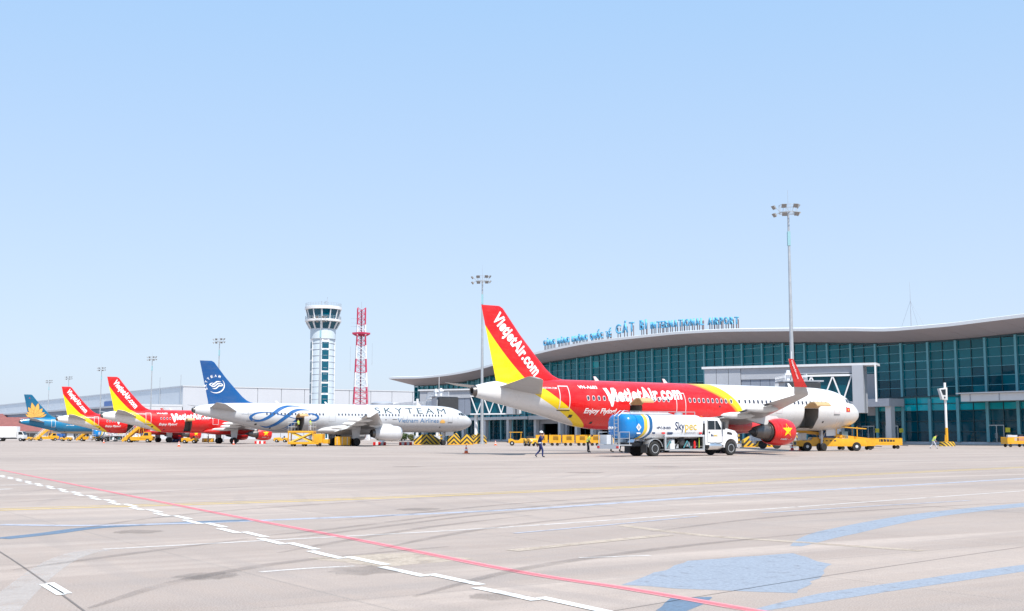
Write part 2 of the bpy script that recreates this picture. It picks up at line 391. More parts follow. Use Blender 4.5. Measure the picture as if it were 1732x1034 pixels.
# two interlocked rows of white dashes beside the red line
zz = [ground_at(*p).to_2d() for p in ((-100, 784), (0, 805), (75, 822.5), (200, 852), (370, 892), (565, 940), (685, 965.5), (835, 998), (866, 1004), (1001, 1034), (1120, 1060))]
cum = [0]
for a, b in zip(zz, zz[1:]): cum.append(cum[-1] + (b - a).length)
def along(s):
    for i in range(len(zz) - 1):
        if s <= cum[i + 1] or i == len(zz) - 2:
            t = (s - cum[i]) / (cum[i + 1] - cum[i]); d = (zz[i + 1] - zz[i]).normalized(); return zz[i].lerp(zz[i + 1], t), Vector((-d.y, d.x))
DASH = []
s = 0.; row = 0; DL = 1.08
while s < cum[-1] - DL:
    mb = MB(); off = .072 if row else -.072; vs = []
    for q in (0, .5, 1):
        p, nn = along(s + DL * q)
        for w in (-.062, .062): c = p + nn * (off + w); vs.append((c.x, c.y, .0068))
    o = structure(mb.add(vs, [(0, 1, 3, 2), (2, 3, 5, 4)]).build('white_dash', P_WHITE)); DASH.append(o)
    s += DL * (.86 if row == 0 else 1.16); row = 1 - row
# ------------------------------------------------------------------ airliners
K = 45 / 44.5; ZC = 4.05
_S = [0, .12, .45, 1.0, 1.6, 2.3, 3.0, 3.9, 5.0, 6.2, 7.4, 31, 32.6, 34.6, 36.4, 38.2, 40.8, 43, 44.5]
_T = [-.42, -.1, .22, .58, .93, 1.33, 1.6, 1.83, 1.97, 2.05, 2.07, 2.07, 2.07, 2.07, 2.07, 2.05, 1.96, 1.72, 1.4]
_B = [-.42, -.8, -1.14, -1.45, -1.66, -1.83, -1.93, -2.01, -2.05, -2.07, -2.07, -2.07, -2.04, -1.83, -1.42, -.95, -.36, .11, .48]
_H = [0.01, .4, .74, 1.08, 1.33, 1.55, 1.71, 1.84, 1.93, 1.97, 1.975, 1.975, 1.965, 1.86, 1.66, 1.38, .98, .62, .38]
def interp(xs, ys, x):
    n = len(xs)
    if x <= xs[0]: return ys[0]
    if x >= xs[-1]: return ys[-1]
    i = max(j for j in range(n - 1) if xs[j] <= x)
    def slope(j):
        if j == 0 or j == n - 1: return (ys[min(j + 1, n - 1)] - ys[max(j - 1, 0)]) / (xs[min(j + 1, n - 1)] - xs[max(j - 1, 0)])
        a = (ys[j] - ys[j - 1]) / (xs[j] - xs[j - 1]); b = (ys[j + 1] - ys[j]) / (xs[j + 1] - xs[j])
        return 0 if a * b <= 0 else 2 * a * b / (a + b)
    h = xs[i + 1] - xs[i]; t = (x - xs[i]) / h
    return ((2 * t ** 3 - 3 * t * t + 1) * ys[i] + (t ** 3 - 2 * t * t + t) * h * slope(i) + (-2 * t ** 3 + 3 * t * t) * ys[i + 1] + (t ** 3 - t * t) * h * slope(i + 1))
def section(st):
    t, b, h = interp(_S, _T, st), interp(_S, _B, st), interp(_S, _H, st)
    return ZC + (t + b) / 2, max((t - b) / 2, .004), h
def side_x(st, z, lift=.012):
    zc, rz, h = section(st); u = (z - zc) / rz
    return h * math.sqrt(max(1 - u * u, .0)) + lift
def on_body(st, z, lift=.012): return (side_x(st, z, lift), -st * K, z)

def livery(name, fn, rough=.3, coat=.25):
    m, N, b = new_mat(name)
    tc = N.new('ShaderNodeTexCoord').outputs['Object']
    sp = N.new('ShaderNodeSeparateXYZ'); N.link(tc, sp.inputs[0])
    st = N.mul(sp.outputs['Y'], -1 / K); z = sp.outputs['Z']
    c = fn(N, st, z)
    # skin joints every couple of frames and faint grime
    saw = N.m('ABSOLUTE', N.m('SUBTRACT', N.m('FRACT', N.mul(st, 1 / 2.65)), .5))
    seam = N.mul(N.step(N.m('SUBTRACT', saw, .4955), .002), .16)
    gr = N.maprange(N.noise(N.scale(tc, (1, .35, 1)), 1.2, 7, .7), .46, .75, 0, .2)
    run = N.mul(N.maprange(N.noise(N.scale(tc, (1, 5, .35)), 1.5, 5, .7), .5, .7, 0, .3), N.maprange(z, 4.2, 2.2, 0, 1))
    gr = N.m('MAXIMUM', gr, run)
    c = N.mix(N.m('MAXIMUM', seam, gr), c, (.2, .18, .16, 1))
    N.link(c, b.inputs['Base Color']); b.inputs['Coat Weight'].default_value = coat
    b.inputs['Coat Roughness'].default_value = .08
    N.link(N.maprange(N.noise(tc, .8, 5, .6), .3, .7, rough - .08, rough + .12), b.inputs['Roughness'])
    return m
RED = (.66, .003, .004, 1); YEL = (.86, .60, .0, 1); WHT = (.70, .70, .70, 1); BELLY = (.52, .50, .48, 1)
def fn_red(N, st, z):
    a = N.lin(st, .69, 6.07 - .69 * 39.82)
    bb = N.m('MINIMUM', N.lin(st, .56, 4.7 - .56 * 39.4), N.lin(st, .3, 4.85 - .3 * 39.4))
    q = N.m('POWER', N.m('MAXIMUM', N.add(z, -2.2), 0), 2)
    f1 = N.lin(q, .33, 17.6); f2 = N.lin(q, .2, 17.03)
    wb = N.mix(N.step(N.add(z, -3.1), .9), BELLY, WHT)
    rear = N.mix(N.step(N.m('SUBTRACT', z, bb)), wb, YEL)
    rear = N.mix(N.step(N.m('SUBTRACT', z, a)), rear, RED)
    t = N.m('DIVIDE', N.m('SUBTRACT', st, f2), N.m('SUBTRACT', f1, f2))
    fr = N.mix(N.step(N.add(t, 0), .04), wb, (.95, .72, 0, 1))
    fr = N.mix(N.maprange(t, .5, .8, 0, 1), fr, (.85, .32, .005, 1))
    fr = N.mix(N.step(N.add(t, -1.0), .12), fr, RED)
    return N.mix(N.step(N.add(st, -28)), fr, rear)
def fn_red_fin(N, st, z):
    d = N.add(st, -39.7)
    cv = N.add(N.lin(d, .82, 5.95), N.mul(N.mul(d, d), .076))
    return N.mix(N.step(N.m('SUBTRACT', z, cv)), (.86, .66, 0, 1), RED)
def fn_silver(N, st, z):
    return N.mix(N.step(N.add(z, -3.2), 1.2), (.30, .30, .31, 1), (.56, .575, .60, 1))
def fn_blue_fin(N, st, z): return N.mix(N.maprange(z, 5.5, 12, 0, 1), (.003, .085, .27, 1), (.002, .06, .22, 1))
def fn_teal(N, st, z):
    lo = N.step(N.m('SUBTRACT', z, N.m('MAXIMUM', N.lin(st, .2, 2.5 - .2 * 35.5), 2.5)), .03)
    gold = N.step(N.m('SUBTRACT', z, N.m('MAXIMUM', N.lin(st, .2, 2.35 - .2 * 35.5), 2.35)), .03)
    c = N.mix(gold, (.42, .38, .30, 1), (.55, .34, .10, 1))
    return N.mix(lo, c, (.0, .165, .33, 1))
def fn_teal_fin(N, st, z): return N.mix(N.maprange(z, 6, 12, 0, 1), (.0, .125, .25, 1), (.0, .10, .20, 1))
def fn_plain(col): return lambda N, st, z: N.mix(0.0, col, col)
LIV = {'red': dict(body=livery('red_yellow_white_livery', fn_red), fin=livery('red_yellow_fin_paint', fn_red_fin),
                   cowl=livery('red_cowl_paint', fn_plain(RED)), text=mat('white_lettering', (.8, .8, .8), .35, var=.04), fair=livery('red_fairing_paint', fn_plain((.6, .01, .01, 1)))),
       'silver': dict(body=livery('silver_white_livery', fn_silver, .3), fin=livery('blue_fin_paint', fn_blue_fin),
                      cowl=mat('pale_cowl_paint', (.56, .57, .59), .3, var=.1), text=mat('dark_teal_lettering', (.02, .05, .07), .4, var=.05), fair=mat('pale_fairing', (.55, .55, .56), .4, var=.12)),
       'teal': dict(body=livery('teal_livery', fn_teal), fin=livery('teal_fin_paint', fn_teal_fin),
                    cowl=mat('teal_cowl_paint', (.0, .12, .26), .3), text=MATS['white_lettering'], fair=mat('gold_grey_fairing', (.42, .38, .30), .4))}
WINGM = mat('wing_skin', (.45, .45, .455), .4, .15, var=.15, vscale=.8, dirt=(.2, .18, .15, .3))
FLAPM = mat('flap_skin', (.62, .62, .61), .45, .1, var=.15, vscale=1)
METALD = mat('hot_exhaust_metal', (.16, .15, .145), .38, .8, var=.3, vscale=3)
LIPM = mat('inlet_lip_metal', (.75, .75, .76), .2, .9, var=.06)
WINM = mat('cabin_window_glass', (.05, .06, .085), .12, var=.2)
RINGW = mat('window_ring_white', (.7, .62, .62), .4, var=.05)
STARM = mat('yellow_star', (.9, .62, .0), .4, var=.04)
GOLDM = mat('gold_emblem_paint', (.72, .40, .09), .4, var=.06)
GOLDD = mat('gold_emblem_line', (.35, .17, .03), .45, var=.05)
RIBM = mat('blue_ribbon_paint', (.012, .10, .30), .35, var=.1)
NAVYP = mat('navy_letter_paint', (.015, .14, .33), .4, var=.05)
HOLDM = mat('cargo_hold_lining', (.26, .24, .215), .8, var=.3, vscale=2)
DOORIN = mat('cargo_door_inside', (.50, .33, .16), .6, var=.2, vscale=2)

# loft with two cargo openings on the starboard side (front and rear hold)
HOLDS = ((7.6, 9.5), (29.2, 30.5))
def fuselage_mesh(HOLDS):
    sts = sorted(set([0, .03, .07, .12, .2, .3, .45, .6, .8] + [round(1 + .25 * i, 3) for i in range(30)] +
                     [8.5 + .55 * i for i in range(0, 40)] + [31 + .4 * i for i in range(34)] + [44.5] + [s for h in HOLDS for s in h]))
    sts = [s for i, s in enumerate(sts) if i == 0 or s - sts[i - 1] > .02]
    n = 64; rings = []
    for st in sts:
        zc, rz, h = section(st)
        rings.append([(h * math.cos(2 * math.pi * i / n), -st * K, zc + rz * math.sin(2 * math.pi * i / n)) for i in range(n)])
    vs = [p for r in rings for p in r]; fs = []
    for j in range(len(rings) - 1):
        ms = (sts[j] + sts[j + 1]) / 2
        hole = any(a < ms < b for a, b in HOLDS)
        for i in range(n):
            if hole and n - 11 <= i <= n - 1: continue      # from low on the side up to mid height
            k = (i + 1) % n; fs.append((j * n + i, j * n + k, (j + 1) * n + k, (j + 1) * n + i))
    mb = MB(); mb.add(vs, fs); return mb.mesh('fuselage', True)
def hold_mesh(a, b):
    mb = MB(); z0, z1 = 2.35, 4.03; xo = 1.96; xi = .2
    zs = [2.2, 2.6, 3.0, 3.5, 4.04]
    ya, yb = -a * K, -b * K
    # floor, ceiling, back and end walls of the hold
    mb.add([(xi, ya, 2.4), (1.75, ya, 2.4), (1.75, yb, 2.4), (xi, yb, 2.4)], [(0, 1, 2, 3)])
    mb.add([(xi, ya, 4.04), (1.95, ya, 4.04), (1.95, yb, 4.04), (xi, yb, 4.04)], [(3, 2, 1, 0)])
    mb.add([(xi, ya, 2.0), (xi, yb, 2.0), (xi, yb, 4.04), (xi, ya, 4.04)], [(0, 1, 2, 3)])
    for y in (ya, yb): mb.add([(xi, y, 2.0), (1.2, y, 2.2), (1.9, y, 3.2), (1.96, y, 4.04), (xi, y, 4.04)], [(0, 1, 2, 3, 4)])
    return mb.mesh('cargo_hold')
def cargo_door_mesh(a, b):
    mb = MB(); rows = []
    for t in [i / 8 for i in range(9)]:
        ang = R(8 + 62 * t); r = 1.98
        # the curved door swung up and out, hinged at mid height
        x = 1.96 + math.sin(R(62) * t) * 1.75; z = 4.06 + .42 * math.sin(math.pi * t * .95) + .1 * t
        rows.append((x, z))
    ring = []
    for (x, z) in rows: ring.append([(x, -a * K, z), (x, -b * K, z), (x, -b * K, z + .11), (x, -a * K, z + .11)])
    mb.loft(ring); return mb.mesh('cargo_door', True)

def patch(mb, st0, st1, z0, z1, lift=.014, n=5, skew=0.):
    rows = []
    for j in range(n + 1):
        z = z0 + (z1 - z0) * j / n; sh = skew * (j / n)
        rows.append([on_body(st0 + sh, z, lift), on_body(st1 + sh, z, lift)])
    vs = [p for r in rows for p in r]
    mb.add(vs, [(2 * j, 2 * j + 1, 2 * j + 3, 2 * j + 2) for j in range(n)])
def oval(mb, st, z, w, h, lift, n=14, inner=0.):
    """rounded window shape on the body side; inner > 0 makes a ring"""
    def pt(a, sc):
        c, s = math.cos(a), math.sin(a); e = .6
        return on_body(st + math.copysign(abs(c) ** e, c) * w / 2 * sc, z + math.copysign(abs(s) ** e, s) * h / 2 * sc, lift)
    if inner:
        vs = [pt(2 * math.pi * i / n, 1) for i in range(n)] + [pt(2 * math.pi * i / n, inner) for i in range(n)]
        mb.add(vs, [(i, (i + 1) % n, n + (i + 1) % n, n + i) for i in range(n)])
    else: mb.add([pt(2 * math.pi * i / n, 1) for i in range(n)], [tuple(range(n))])
def door_ring(mb, st0, st1, z0, z1, w=.07, lift=.016):
    patch(mb, st0, st0 + w, z0, z1, lift, 8); patch(mb, st1 - w, st1, z0, z1, lift, 8)
    patch(mb, st0 + w, st1 - w, z0, z0 + w, lift, 1); patch(mb, st0 + w, st1 - w, z1 - w, z1, lift, 1)
def ribbon(mb, pts, wid, place, n=6):
    L, Rr = strip(pts, wid, n); m = len(L)
    mb.add([place(*p) for p in L] + [place(*p) for p in Rr], [(i, i + 1, m + i + 1, m + i) for i in range(m - 1)])

def airfoil(chord, t, n=9):
    xs = [(1 - math.cos(math.pi * i / n)) / 2 for i in range(n + 1)]
    th = lambda x: 5 * t * (.2969 * math.sqrt(x) - .126 * x - .3516 * x * x + .2843 * x ** 3 - .1036 * x ** 4)
    up = [(x * chord, th(x) * chord * 1.1) for x in xs]; lo = [(x * chord, -th(x) * chord * .8) for x in xs[::-1]]
    return up + lo[1:-1]
def wing_z(y): return 2.75 + (y - 1.9) * .108 + .0012 * (y - 1.9) ** 2
def wing_le(y): return 16.3 + (y - 1.9) * .592
def wing_te(y): return 23.6 if y < 6.4 else 23.6 + (y - 6.4) * .275
def wing_mesh(sgn, sharklet):
    mb = MB(); rings = []
    ys = [.6, 1.9, 4, 6.4, 9, 12, 14.5, 16.4]
    for y in ys:
        le, te = wing_le(max(y, 1.2)), wing_te(y); c = te - le; z = wing_z(max(y, 1.2))
        tw = (y - 1.9) * -.0035
        rings.append([(sgn * y, -(le + a) * K, z + b - tw * (a - c * .3) * 0 + .03 * (y < 2)) for a, b in airfoil(c, .135 - .0025 * y)])
    if sharklet:
        le0, z0 = wing_le(16.4), wing_z(16.4)
        for dy, dz, dl, ch in ((.5, .12, .5, 1.55), (.85, .42, 1.0, 1.4), (1.08, .95, 1.6, 1.15), (1.32, 1.9, 2.5, .8), (1.48, 2.6, 3.15, .5)):
            nx, nz = (1, 0) if dz < .2 else ((.6, .5) if dz < .6 else (.24, .97))
            rings.append([(sgn * (16.4 + dy - b * (nz if dz > .2 else 0)), -(le0 + dl + a) * K, z0 + dz + b * (nx if dz < .6 else .25)) for a, b in airfoil(ch, .1)])
    mb.loft(rings)
    return mb.mesh('wing', True)
def flap_slab(sgn, y0, y1, ext, droop, thick=.16, ch=1.25):
    mb = MB(); rings = []
    for y in (y0, y1):
        te = wing_te(y) - .25 + ext * .55; z = wing_z(y) - .12
        c = ch * (1 if y < 6.5 else 1 - (y - 6.4) * .045)
        q = R(droop)
        pr = [(0, .02), (c * .3, thick * .55), (c, .0), (c, -.03), (c * .3, -thick * .45)]
        rings.append([(sgn * y, -(te - .55 + a * math.cos(q) + b * math.sin(q)) * K, z - a * math.sin(q) + b * math.cos(q)) for a, b in pr])
    mb.loft(rings); return mb
def stab_mesh(sgn):
    mb = MB(); rings = []
    for y, le, te, z in ((.4, 38.4, 42.6, 5.05), (.9, 38.75, 42.55, 5.08), (3.5, 40.5, 43.1, 5.32), (6.0, 42.2, 43.65, 5.56), (6.22, 42.6, 43.6, 5.58)):
        # nose-down trim: leading edge lower than the trailing edge
        rings.append([(sgn * y, -(le + a) * K, z + .34 - (te - le - a) * .16 + b) for a, b in airfoil(te - le, .1)])
    mb.loft(rings); return mb.mesh('tailplane', True)
FIN = [(43.95, 11.88), (42.25, 11.88), (42.0, 11.78), (41.75, 11.5), (40.3, 9.65), (38.77, 8.05), (37.7, 6.95), (37.0, 6.42), (36.3, 6.15), (35.5, 6.03), (36.5, 5.6), (42.5, 5.6)]
def fin_mesh():
    mb = MB(); zs = [5.55, 5.9, 6.05, 6.2, 6.45, 6.95, 8.05, 9.65, 11.4, 11.7, 11.88]
    le = lambda z: interp([5.5, 6.03, 6.15, 6.42, 6.95, 8.05, 9.65, 11.5, 11.78, 11.88], [35.2, 35.5, 36.3, 37.0, 37.7, 38.77, 40.25, 41.75, 42.0, 42.25], z)
    te = lambda z: 42.5 + (z - 5.6) * .231
    rings = []
    for z in zs:
        c = te(z) - le(z)
        rings.append([(b, -(le(z) + a) * K, z) for a, b in airfoil(c, min(.1, .48 / c) if z < 11.8 else .05)])
    mb.loft(rings); return mb.mesh('tail_fin', True)
def fin_x(st, z, lift=.03):
    te = 42.5 + (z - 5.6) * .231; le = interp([6.03, 6.42, 6.95, 8.05, 9.65, 11.5], [35.5, 37.0, 37.7, 38.77, 40.25, 41.75], z); c = max(te - le, .3)
    x = min(max((st - le) / c, 0), 1); t = min(.1, .48 / c)
    return 5 * t * (.2969 * math.sqrt(x) - .126 * x - .3516 * x * x + .2843 * x ** 3 - .1036 * x ** 4) * c * 1.1 + lift
def on_fin(st, z): return (fin_x(st, z), -st * K, z)

def wheel(name, c, r, w, parent, hub=LGREY):
    t = MB().lathe([(-w / 2, r * .6), (-w / 2, r * .86), (-w * .38, r * .96), (-w * .2, r), (w * .2, r), (w * .38, r * .96), (w / 2, r * .86), (w / 2, r * .6)], c, 'x', 22).build(name, BLACK, parent, True)
    MB().lathe([(-w * .46, .02), (-w * .46, r * .2), (-w * .38, r * .3), (-w * .44, r * .58), (w * .44, r * .58), (w * .38, r * .3), (w * .46, r * .2), (w * .46, .02)], c, 'x', 16).build('rim', hub, t, True)
    return t
SHARED = {}
def shared(key, fn):
    if key not in SHARED: SHARED[key] = fn()
    return SHARED[key]

WIN_Z = 4.57
def window_stations():
    a = [34.75 - .533 * i for i in range(17)]                    # rear cabin
    b = [23.75 - .533 * i for i in range(9)]                     # over the wing
    c = [18.85, 17.85] + [17.1 - .533 * i for i in range(7)]
    d = [11.3 - .533 * i for i in range(10)]
    return a + b + c + d

def airliner(label, nose, kind, sharklet, group, short_cowl, windows=True, holds=(0, 1)):
    L = LIV[kind]
    t = thing('passenger_jet', label, 'airplane', (nose[0], nose[1], 0), 0, group)
    fus = obj('fuselage', shared('fus%s' % str(holds), lambda: fuselage_mesh([HOLDS[i] for i in holds])), L['body'], t)
    for i in holds:
        a, b = HOLDS[i]
        obj('cargo_hold', shared('hold%d' % i, lambda: hold_mesh(a, b)), HOLDM, fus)
        obj('cargo_door', shared('cdoor%d' % i, lambda: cargo_door_mesh(a, b)), DOORIN, fus)
    # tail cone exhaust
    e = MB(); e.lathe([(-.02, .40), (-.30, .34), (-.34, .30), (-.28, .22), (.1, .18)], (0, -44.5 * K, ZC + .94), 'y', 18)
    e.build('exhaust_cone', METALD, fus, True)
    obj('tail_fin', shared('fin', fin_mesh), L['fin'], t)
    for s in (1, -1):
        obj('tailplane', shared('stab%d' % s, lambda: stab_mesh(s)), WINGM if kind != 'x' else WINGM, t)
        w = obj('wing', shared('wing%d%d' % (s, sharklet), lambda: wing_mesh(s, sharklet)), WINGM, t)
        if sharklet:
            for y0, y1 in ((2.2, 6.3), (6.6, 12.4)):
                obj('flap', shared('flap%d%.0f' % (s, y0), lambda: flap_slab(s, y0, y1, .1, 6).mesh('flap')), FLAPM, w)
        else:
            for q, (y0, y1, ex, dr) in enumerate(((2.2, 6.3, .9, 26), (6.6, 9.4, .9, 24), (9.5, 12.4, .85, 22), (12.6, 16.2, .2, 10))):
                obj('flap', shared('dflap%d%d' % (s, q), lambda: flap_slab(s, y0, y1, ex, dr, .2, 1.45).mesh('flap')), FLAPM, w)
            def fence():
                f = MB(); le, z = wing_le(16.4), wing_z(16.4)
                f.prism([(-(le + .2) * K, z), (-(le + 1.2) * K, z + .85), (-(le + 1.75) * K, z + .85), (-(le + 1.6) * K, z - .6), (-(le + 1.2) * K, z - .6)], s * 16.38, s * 16.46)
                return f.mesh('wing_tip_fence')
            obj('wing_tip_fence', shared('fence%d' % s, fence), WHITE, w)
        for q, y in enumerate((4.1, 8.3, 12.0)):
            def track():
                f = MB(); z = wing_z(y) - .25; te = wing_te(y); k = .9 if q else 1.1
                f.lathe([(-2.6 * k, .02), (-2.2 * k, .16), (-1.2, .26), (0, .28), (1.0 * k, .2), (1.7 * k, .02)], (s * y, -(te - .2) * K, z - .1), 'y', 10, .75, 1.1)
                return f.mesh('flap_track_fairing', True)
            obj('flap_track_fairing', shared('trk%d%d%d' % (s, q, sharklet), track), FLAPM, w)
        # engine: cowl, inlet lip, fan, core and pylon
        cx, cz, s0 = s * 5.75, 1.82, 15.85
        y0 = -s0 * K
        def cowl():
            m = MB()
            if short_cowl: pr = [(0, 1.02), (-.35, 1.14), (-1.0, 1.2), (-1.8, 1.17), (-2.55, 1.02), (-2.55, .92), (-1.2, .95), (-.3, .9), (0, .94)]
            else: pr = [(0, .95), (-.4, 1.07), (-1.2, 1.13), (-2.4, 1.08), (-3.4, .92), (-4.2, .68), (-4.2, .6), (-3, .6), (-1, .9), (-.3, .86), (0, .9)]
            m.lathe(pr, (cx, y0, cz), 'y', 32); m.f = [f for f in m.f if len(f) == 4]; return m.mesh('engine_cowl', True)
        eng = obj('engine_cowl', shared('cowl%d%d' % (s, short_cowl), cowl), L['cowl'], t)
        def lip():
            m = MB(); r = 1.02 if short_cowl else .95
            m.lathe([(-.16, r + .062), (-.06, r + .03), (.03, r - .03), (.03, r - .09), (-.1, r - .13)], (cx, y0, cz), 'y', 32); m.f = [f for f in m.f if len(f) == 4]; return m.mesh('inlet_lip', True)
        obj('inlet_lip', shared('lip%d%d' % (s, short_cowl), lip), LIPM if kind != 'red' else L['cowl'], eng)
        def fan():
            m = MB(); m.lathe([(-.25, .0), (-.65, .28), (-.8, .88), (-.85, .88)], (cx, y0, cz), 'y', 24); return m.mesh('fan', True)
        obj('fan', shared('fan%d' % s, fan), DARK, eng)
        if short_cowl:
            def core():
                m = MB(); m.lathe([(-1.9, .9), (-2.3, .86), (-2.62, .8), (-2.66, .68), (-3.3, .62), (-4.1, .44), (-4.15, .36), (-4.2, .3)], (cx, y0, cz), 'y', 24); return m.mesh('core_nozzle', True)
            def plug():
                m = MB(); m.lathe([(-3.9, .3), (-4.4, .22), (-4.9, .02)], (cx, y0, cz), 'y', 18); return m.mesh('exhaust_plug', True)
        else:
            def core():
                m = MB(); m.lathe([(-3.6, .66), (-4.15, .64), (-4.6, .56), (-4.62, .46), (-4.2, .4)], (cx, y0, cz), 'y', 24); return m.mesh('core_nozzle', True)
            def plug():
                m = MB(); m.lathe([(-4.0, .3), (-4.6, .24), (-5.0, .02)], (cx, y0, cz), 'y', 18); return m.mesh('exhaust_plug', True)
        obj('core_nozzle', shared('core%d%d' % (s, short_cowl), core), METALD, eng)
        obj('exhaust_plug', shared('plug%d%d' % (s, short_cowl), plug), DARK, eng)
        def pylon():
            m = MB(); zw = wing_z(5.75)
            m.prism([(y0 - .9, cz + 1.0), (y0 - 1.6, zw + .02), (y0 - 4.0, zw + .12), (y0 - 5.2, zw - .3), (y0 - 4.3, zw - .5), (y0 - 2.6, cz + .55), (y0 - 1.0, cz + .8)], cx - .19, cx + .19)
            return m.mesh('pylon')
        obj('pylon', shared('pyl%d' % s, pylon), FLAPM, eng)
        # main gear
        def leg():
            m = MB(); X = s * 3.8; Y = -22 * K
            m.tube((X, Y, .5), (s * 3.65, Y, 2.9), .13, .17, 12); m.tube((X, Y + .02, .95), (s * 2.6, Y + .1, 2.4), .07, n=8)
            m.tube((X - .55, Y, .575), (X + .55, Y, .575), .09, n=10); m.bar((X, Y - .25, .9), (X, Y - .3, 1.6), .06, .1)
            return m.mesh('main_gear_leg', True)
        lg = obj('main_gear_leg', shared('leg%d' % s, leg), LGREY, t)
        def gdoor():
            m = MB(); X = s * 4.02; Y = -22 * K; m.prism([(Y - .55, 1.05), (Y + .5, 1.0), (Y + .75, 2.85), (Y - .75, 2.85)], X, X + .06 * s); return m.mesh('gear_door')
        obj('gear_door', shared('gd%d' % s, gdoor), OFFWHITE, lg)
        for dx in (-.46, .46): 
            wh = shared('wheel', lambda: None)
            wheel('wheel', (s * 3.8 + dx, -22 * K, .575), .575, .42, t)
    def nleg():
        m = MB(); Y = -5.1 * K
        m.tube((0, Y, .4), (0, Y + .1, 2.3), .09, .13, 12); m.tube((0, Y, 1.1), (0, Y + .9, 2.2), .06, n=8); m.tube((-.3, Y, .38), (.3, Y, .38), .06, n=8)
        m.box(-.12, .12, Y - .16, Y - .05, 1.2, 1.5); return m.mesh('nose_gear_leg', True)
    obj('nose_gear_leg', shared('nleg', nleg), LGREY, t)
    for dx in (-.25, .25): wheel('wheel', (dx, -5.1 * K, .385), .385, .24, t)
    def ngdoor():
        m = MB(); Y = -5.1 * K
        m.prism([(Y + .2, 1.45), (Y + 1.6, 1.5), (Y + 1.7, 2.12), (Y + .2, 2.05)], dq * .42, dq * .46); return m.mesh('nose_gear_door')
    for dq in (1, -1): obj('nose_gear_door', shared('ngd%d' % dq, ngdoor), OFFWHITE, t)
    # belly fairing
    def fairing():
        m = MB(); rings = []
        for st, w, zb, zt in ((13.4, .5, 2.02, 2.3), (14.3, 1.5, 1.86, 2.6), (15.6, 2.05, 1.72, 2.95), (17.5, 2.3, 1.64, 3.1), (20, 2.4, 1.6, 3.2), (22.5, 2.38, 1.62, 3.15), (24.5, 2.2, 1.72, 3.0), (26, 1.75, 1.9, 2.75), (27.4, .8, 2.1, 2.35)):
            rings.append([(w * math.copysign(abs(math.cos(a)) ** .7, math.cos(a)), -st * K, (zb + zt) / 2 + (zt - zb) / 2 * math.copysign(abs(math.sin(a)) ** .7, math.sin(a))) for a in [2 * math.pi * i / 28 for i in range(28)]])
        m.loft(rings); return m.mesh('belly_fairing', True)
    obj('belly_fairing', shared('fairing', fairing), L['fair'], t)
    # blade antennas on the crown
    for st in (32.2, 24.6, 9.0):
        m = MB(); m.prism([(-st * K, ZC + 2.05), (-(st + .45) * K, ZC + 2.05), (-(st + .62) * K, ZC + 2.42), (-(st + .4) * K, ZC + 2.42)], -.03, .03); m.build('antenna', WHITE, fus)
    # cockpit windows
    m = [((1.62, 4.62), (1.98, 4.60), (2.28, 5.05), (1.95, 5.16)), ((2.06, 4.60), (2.62, 4.62), (2.78, 5.06), (2.36, 5.05)), ((2.72, 4.64), (3.2, 4.72), (3.12, 5.02), (2.88, 5.05))]
    for q in m:
        mb = MB(); rows = []
        for i in range(6):
            u = i / 5; row = []
            for j in range(6):
                v = j / 5
                st = (q[0][0] * (1 - u) + q[1][0] * u) * (1 - v) + (q[3][0] * (1 - u) + q[2][0] * u) * v
                z = (q[0][1] * (1 - u) + q[1][1] * u) * (1 - v) + (q[3][1] * (1 - u) + q[2][1] * u) * v
                row.append(on_body(st, z, .012))
            rows.append(row)
        mb.loft(rows, False, False); mb.build('cockpit_window', GLASSD, fus, True)
    # doors: outlines on the starboard side
    RG = RINGW if kind in ('red', 'teal') else mat('door_outline_grey', (.4, .41, .43), .5)
    def doors():
        mb = MB()
        door_ring(mb, *dq); return mb.mesh('door_outline')
    for dq in ((36.45, 37.4, 3.62, 5.55), (24.25, 25.35, 3.5, 5.2), (12.4, 13.2, 3.55, 5.3), (4.5, 5.35, 3.6, 5.45)): obj('door_outline', shared('doors%.1f' % dq[0], doors), RG, fus)
    def sill():
        mb = MB()
        patch(mb, dq[0], dq[1], dq[2] - .06, dq[2], .03, 1); return mb.mesh('door_sill')
    for dq in ((36.4, 37.5, 3.55), (4.5, 5.4, 3.52), (14.2, 15.0, 3.95)): obj('door_sill', shared('sill%.1f' % dq[0], sill), DARK, fus)
    if windows:
        def win():
            mb = MB(); oval(mb, 20.0, WIN_Z, .22, .33, .02); 
            mb.v = [(x, y + 20.0 * K, z) for x, y, z in mb.v]; return mb.mesh('cabin_window')
        def ring():
            mb = MB(); oval(mb, 20.0, WIN_Z, .29, .42, .016, inner=.76)
            mb.v = [(x, y + 20.0 * K, z) for x, y, z in mb.v]; return mb.mesh('window_ring')
        for st in window_stations():
            st_dx = side_x(st, WIN_Z, 0) - side_x(20, WIN_Z, 0)
            o = obj('cabin_window', shared('win', win), WINM, fus); o.location = (st_dx, -st * K, 0)
            if kind == 'red' and st > 18.8:
                r = obj('window_ring', shared('ring', ring), RINGW, o); 
    def drains():
        mb = MB()
        st, z, w = dq; patch(mb, st, st + w, z, z + w * .8, .014, 2); return mb.mesh('service_panel')
    for dq in ((36.0, 2.95, .3), (33.9, 2.45, .24), (20.2, 4.0, .18), (16.0, 3.8, .18), (10.2, 4.9, .12), (3.4, 4.2, .12), (6.5, 2.7, .2)): obj('service_panel', shared('drain%.1f' % dq[0], drains), DARK, fus)
    return t, fus

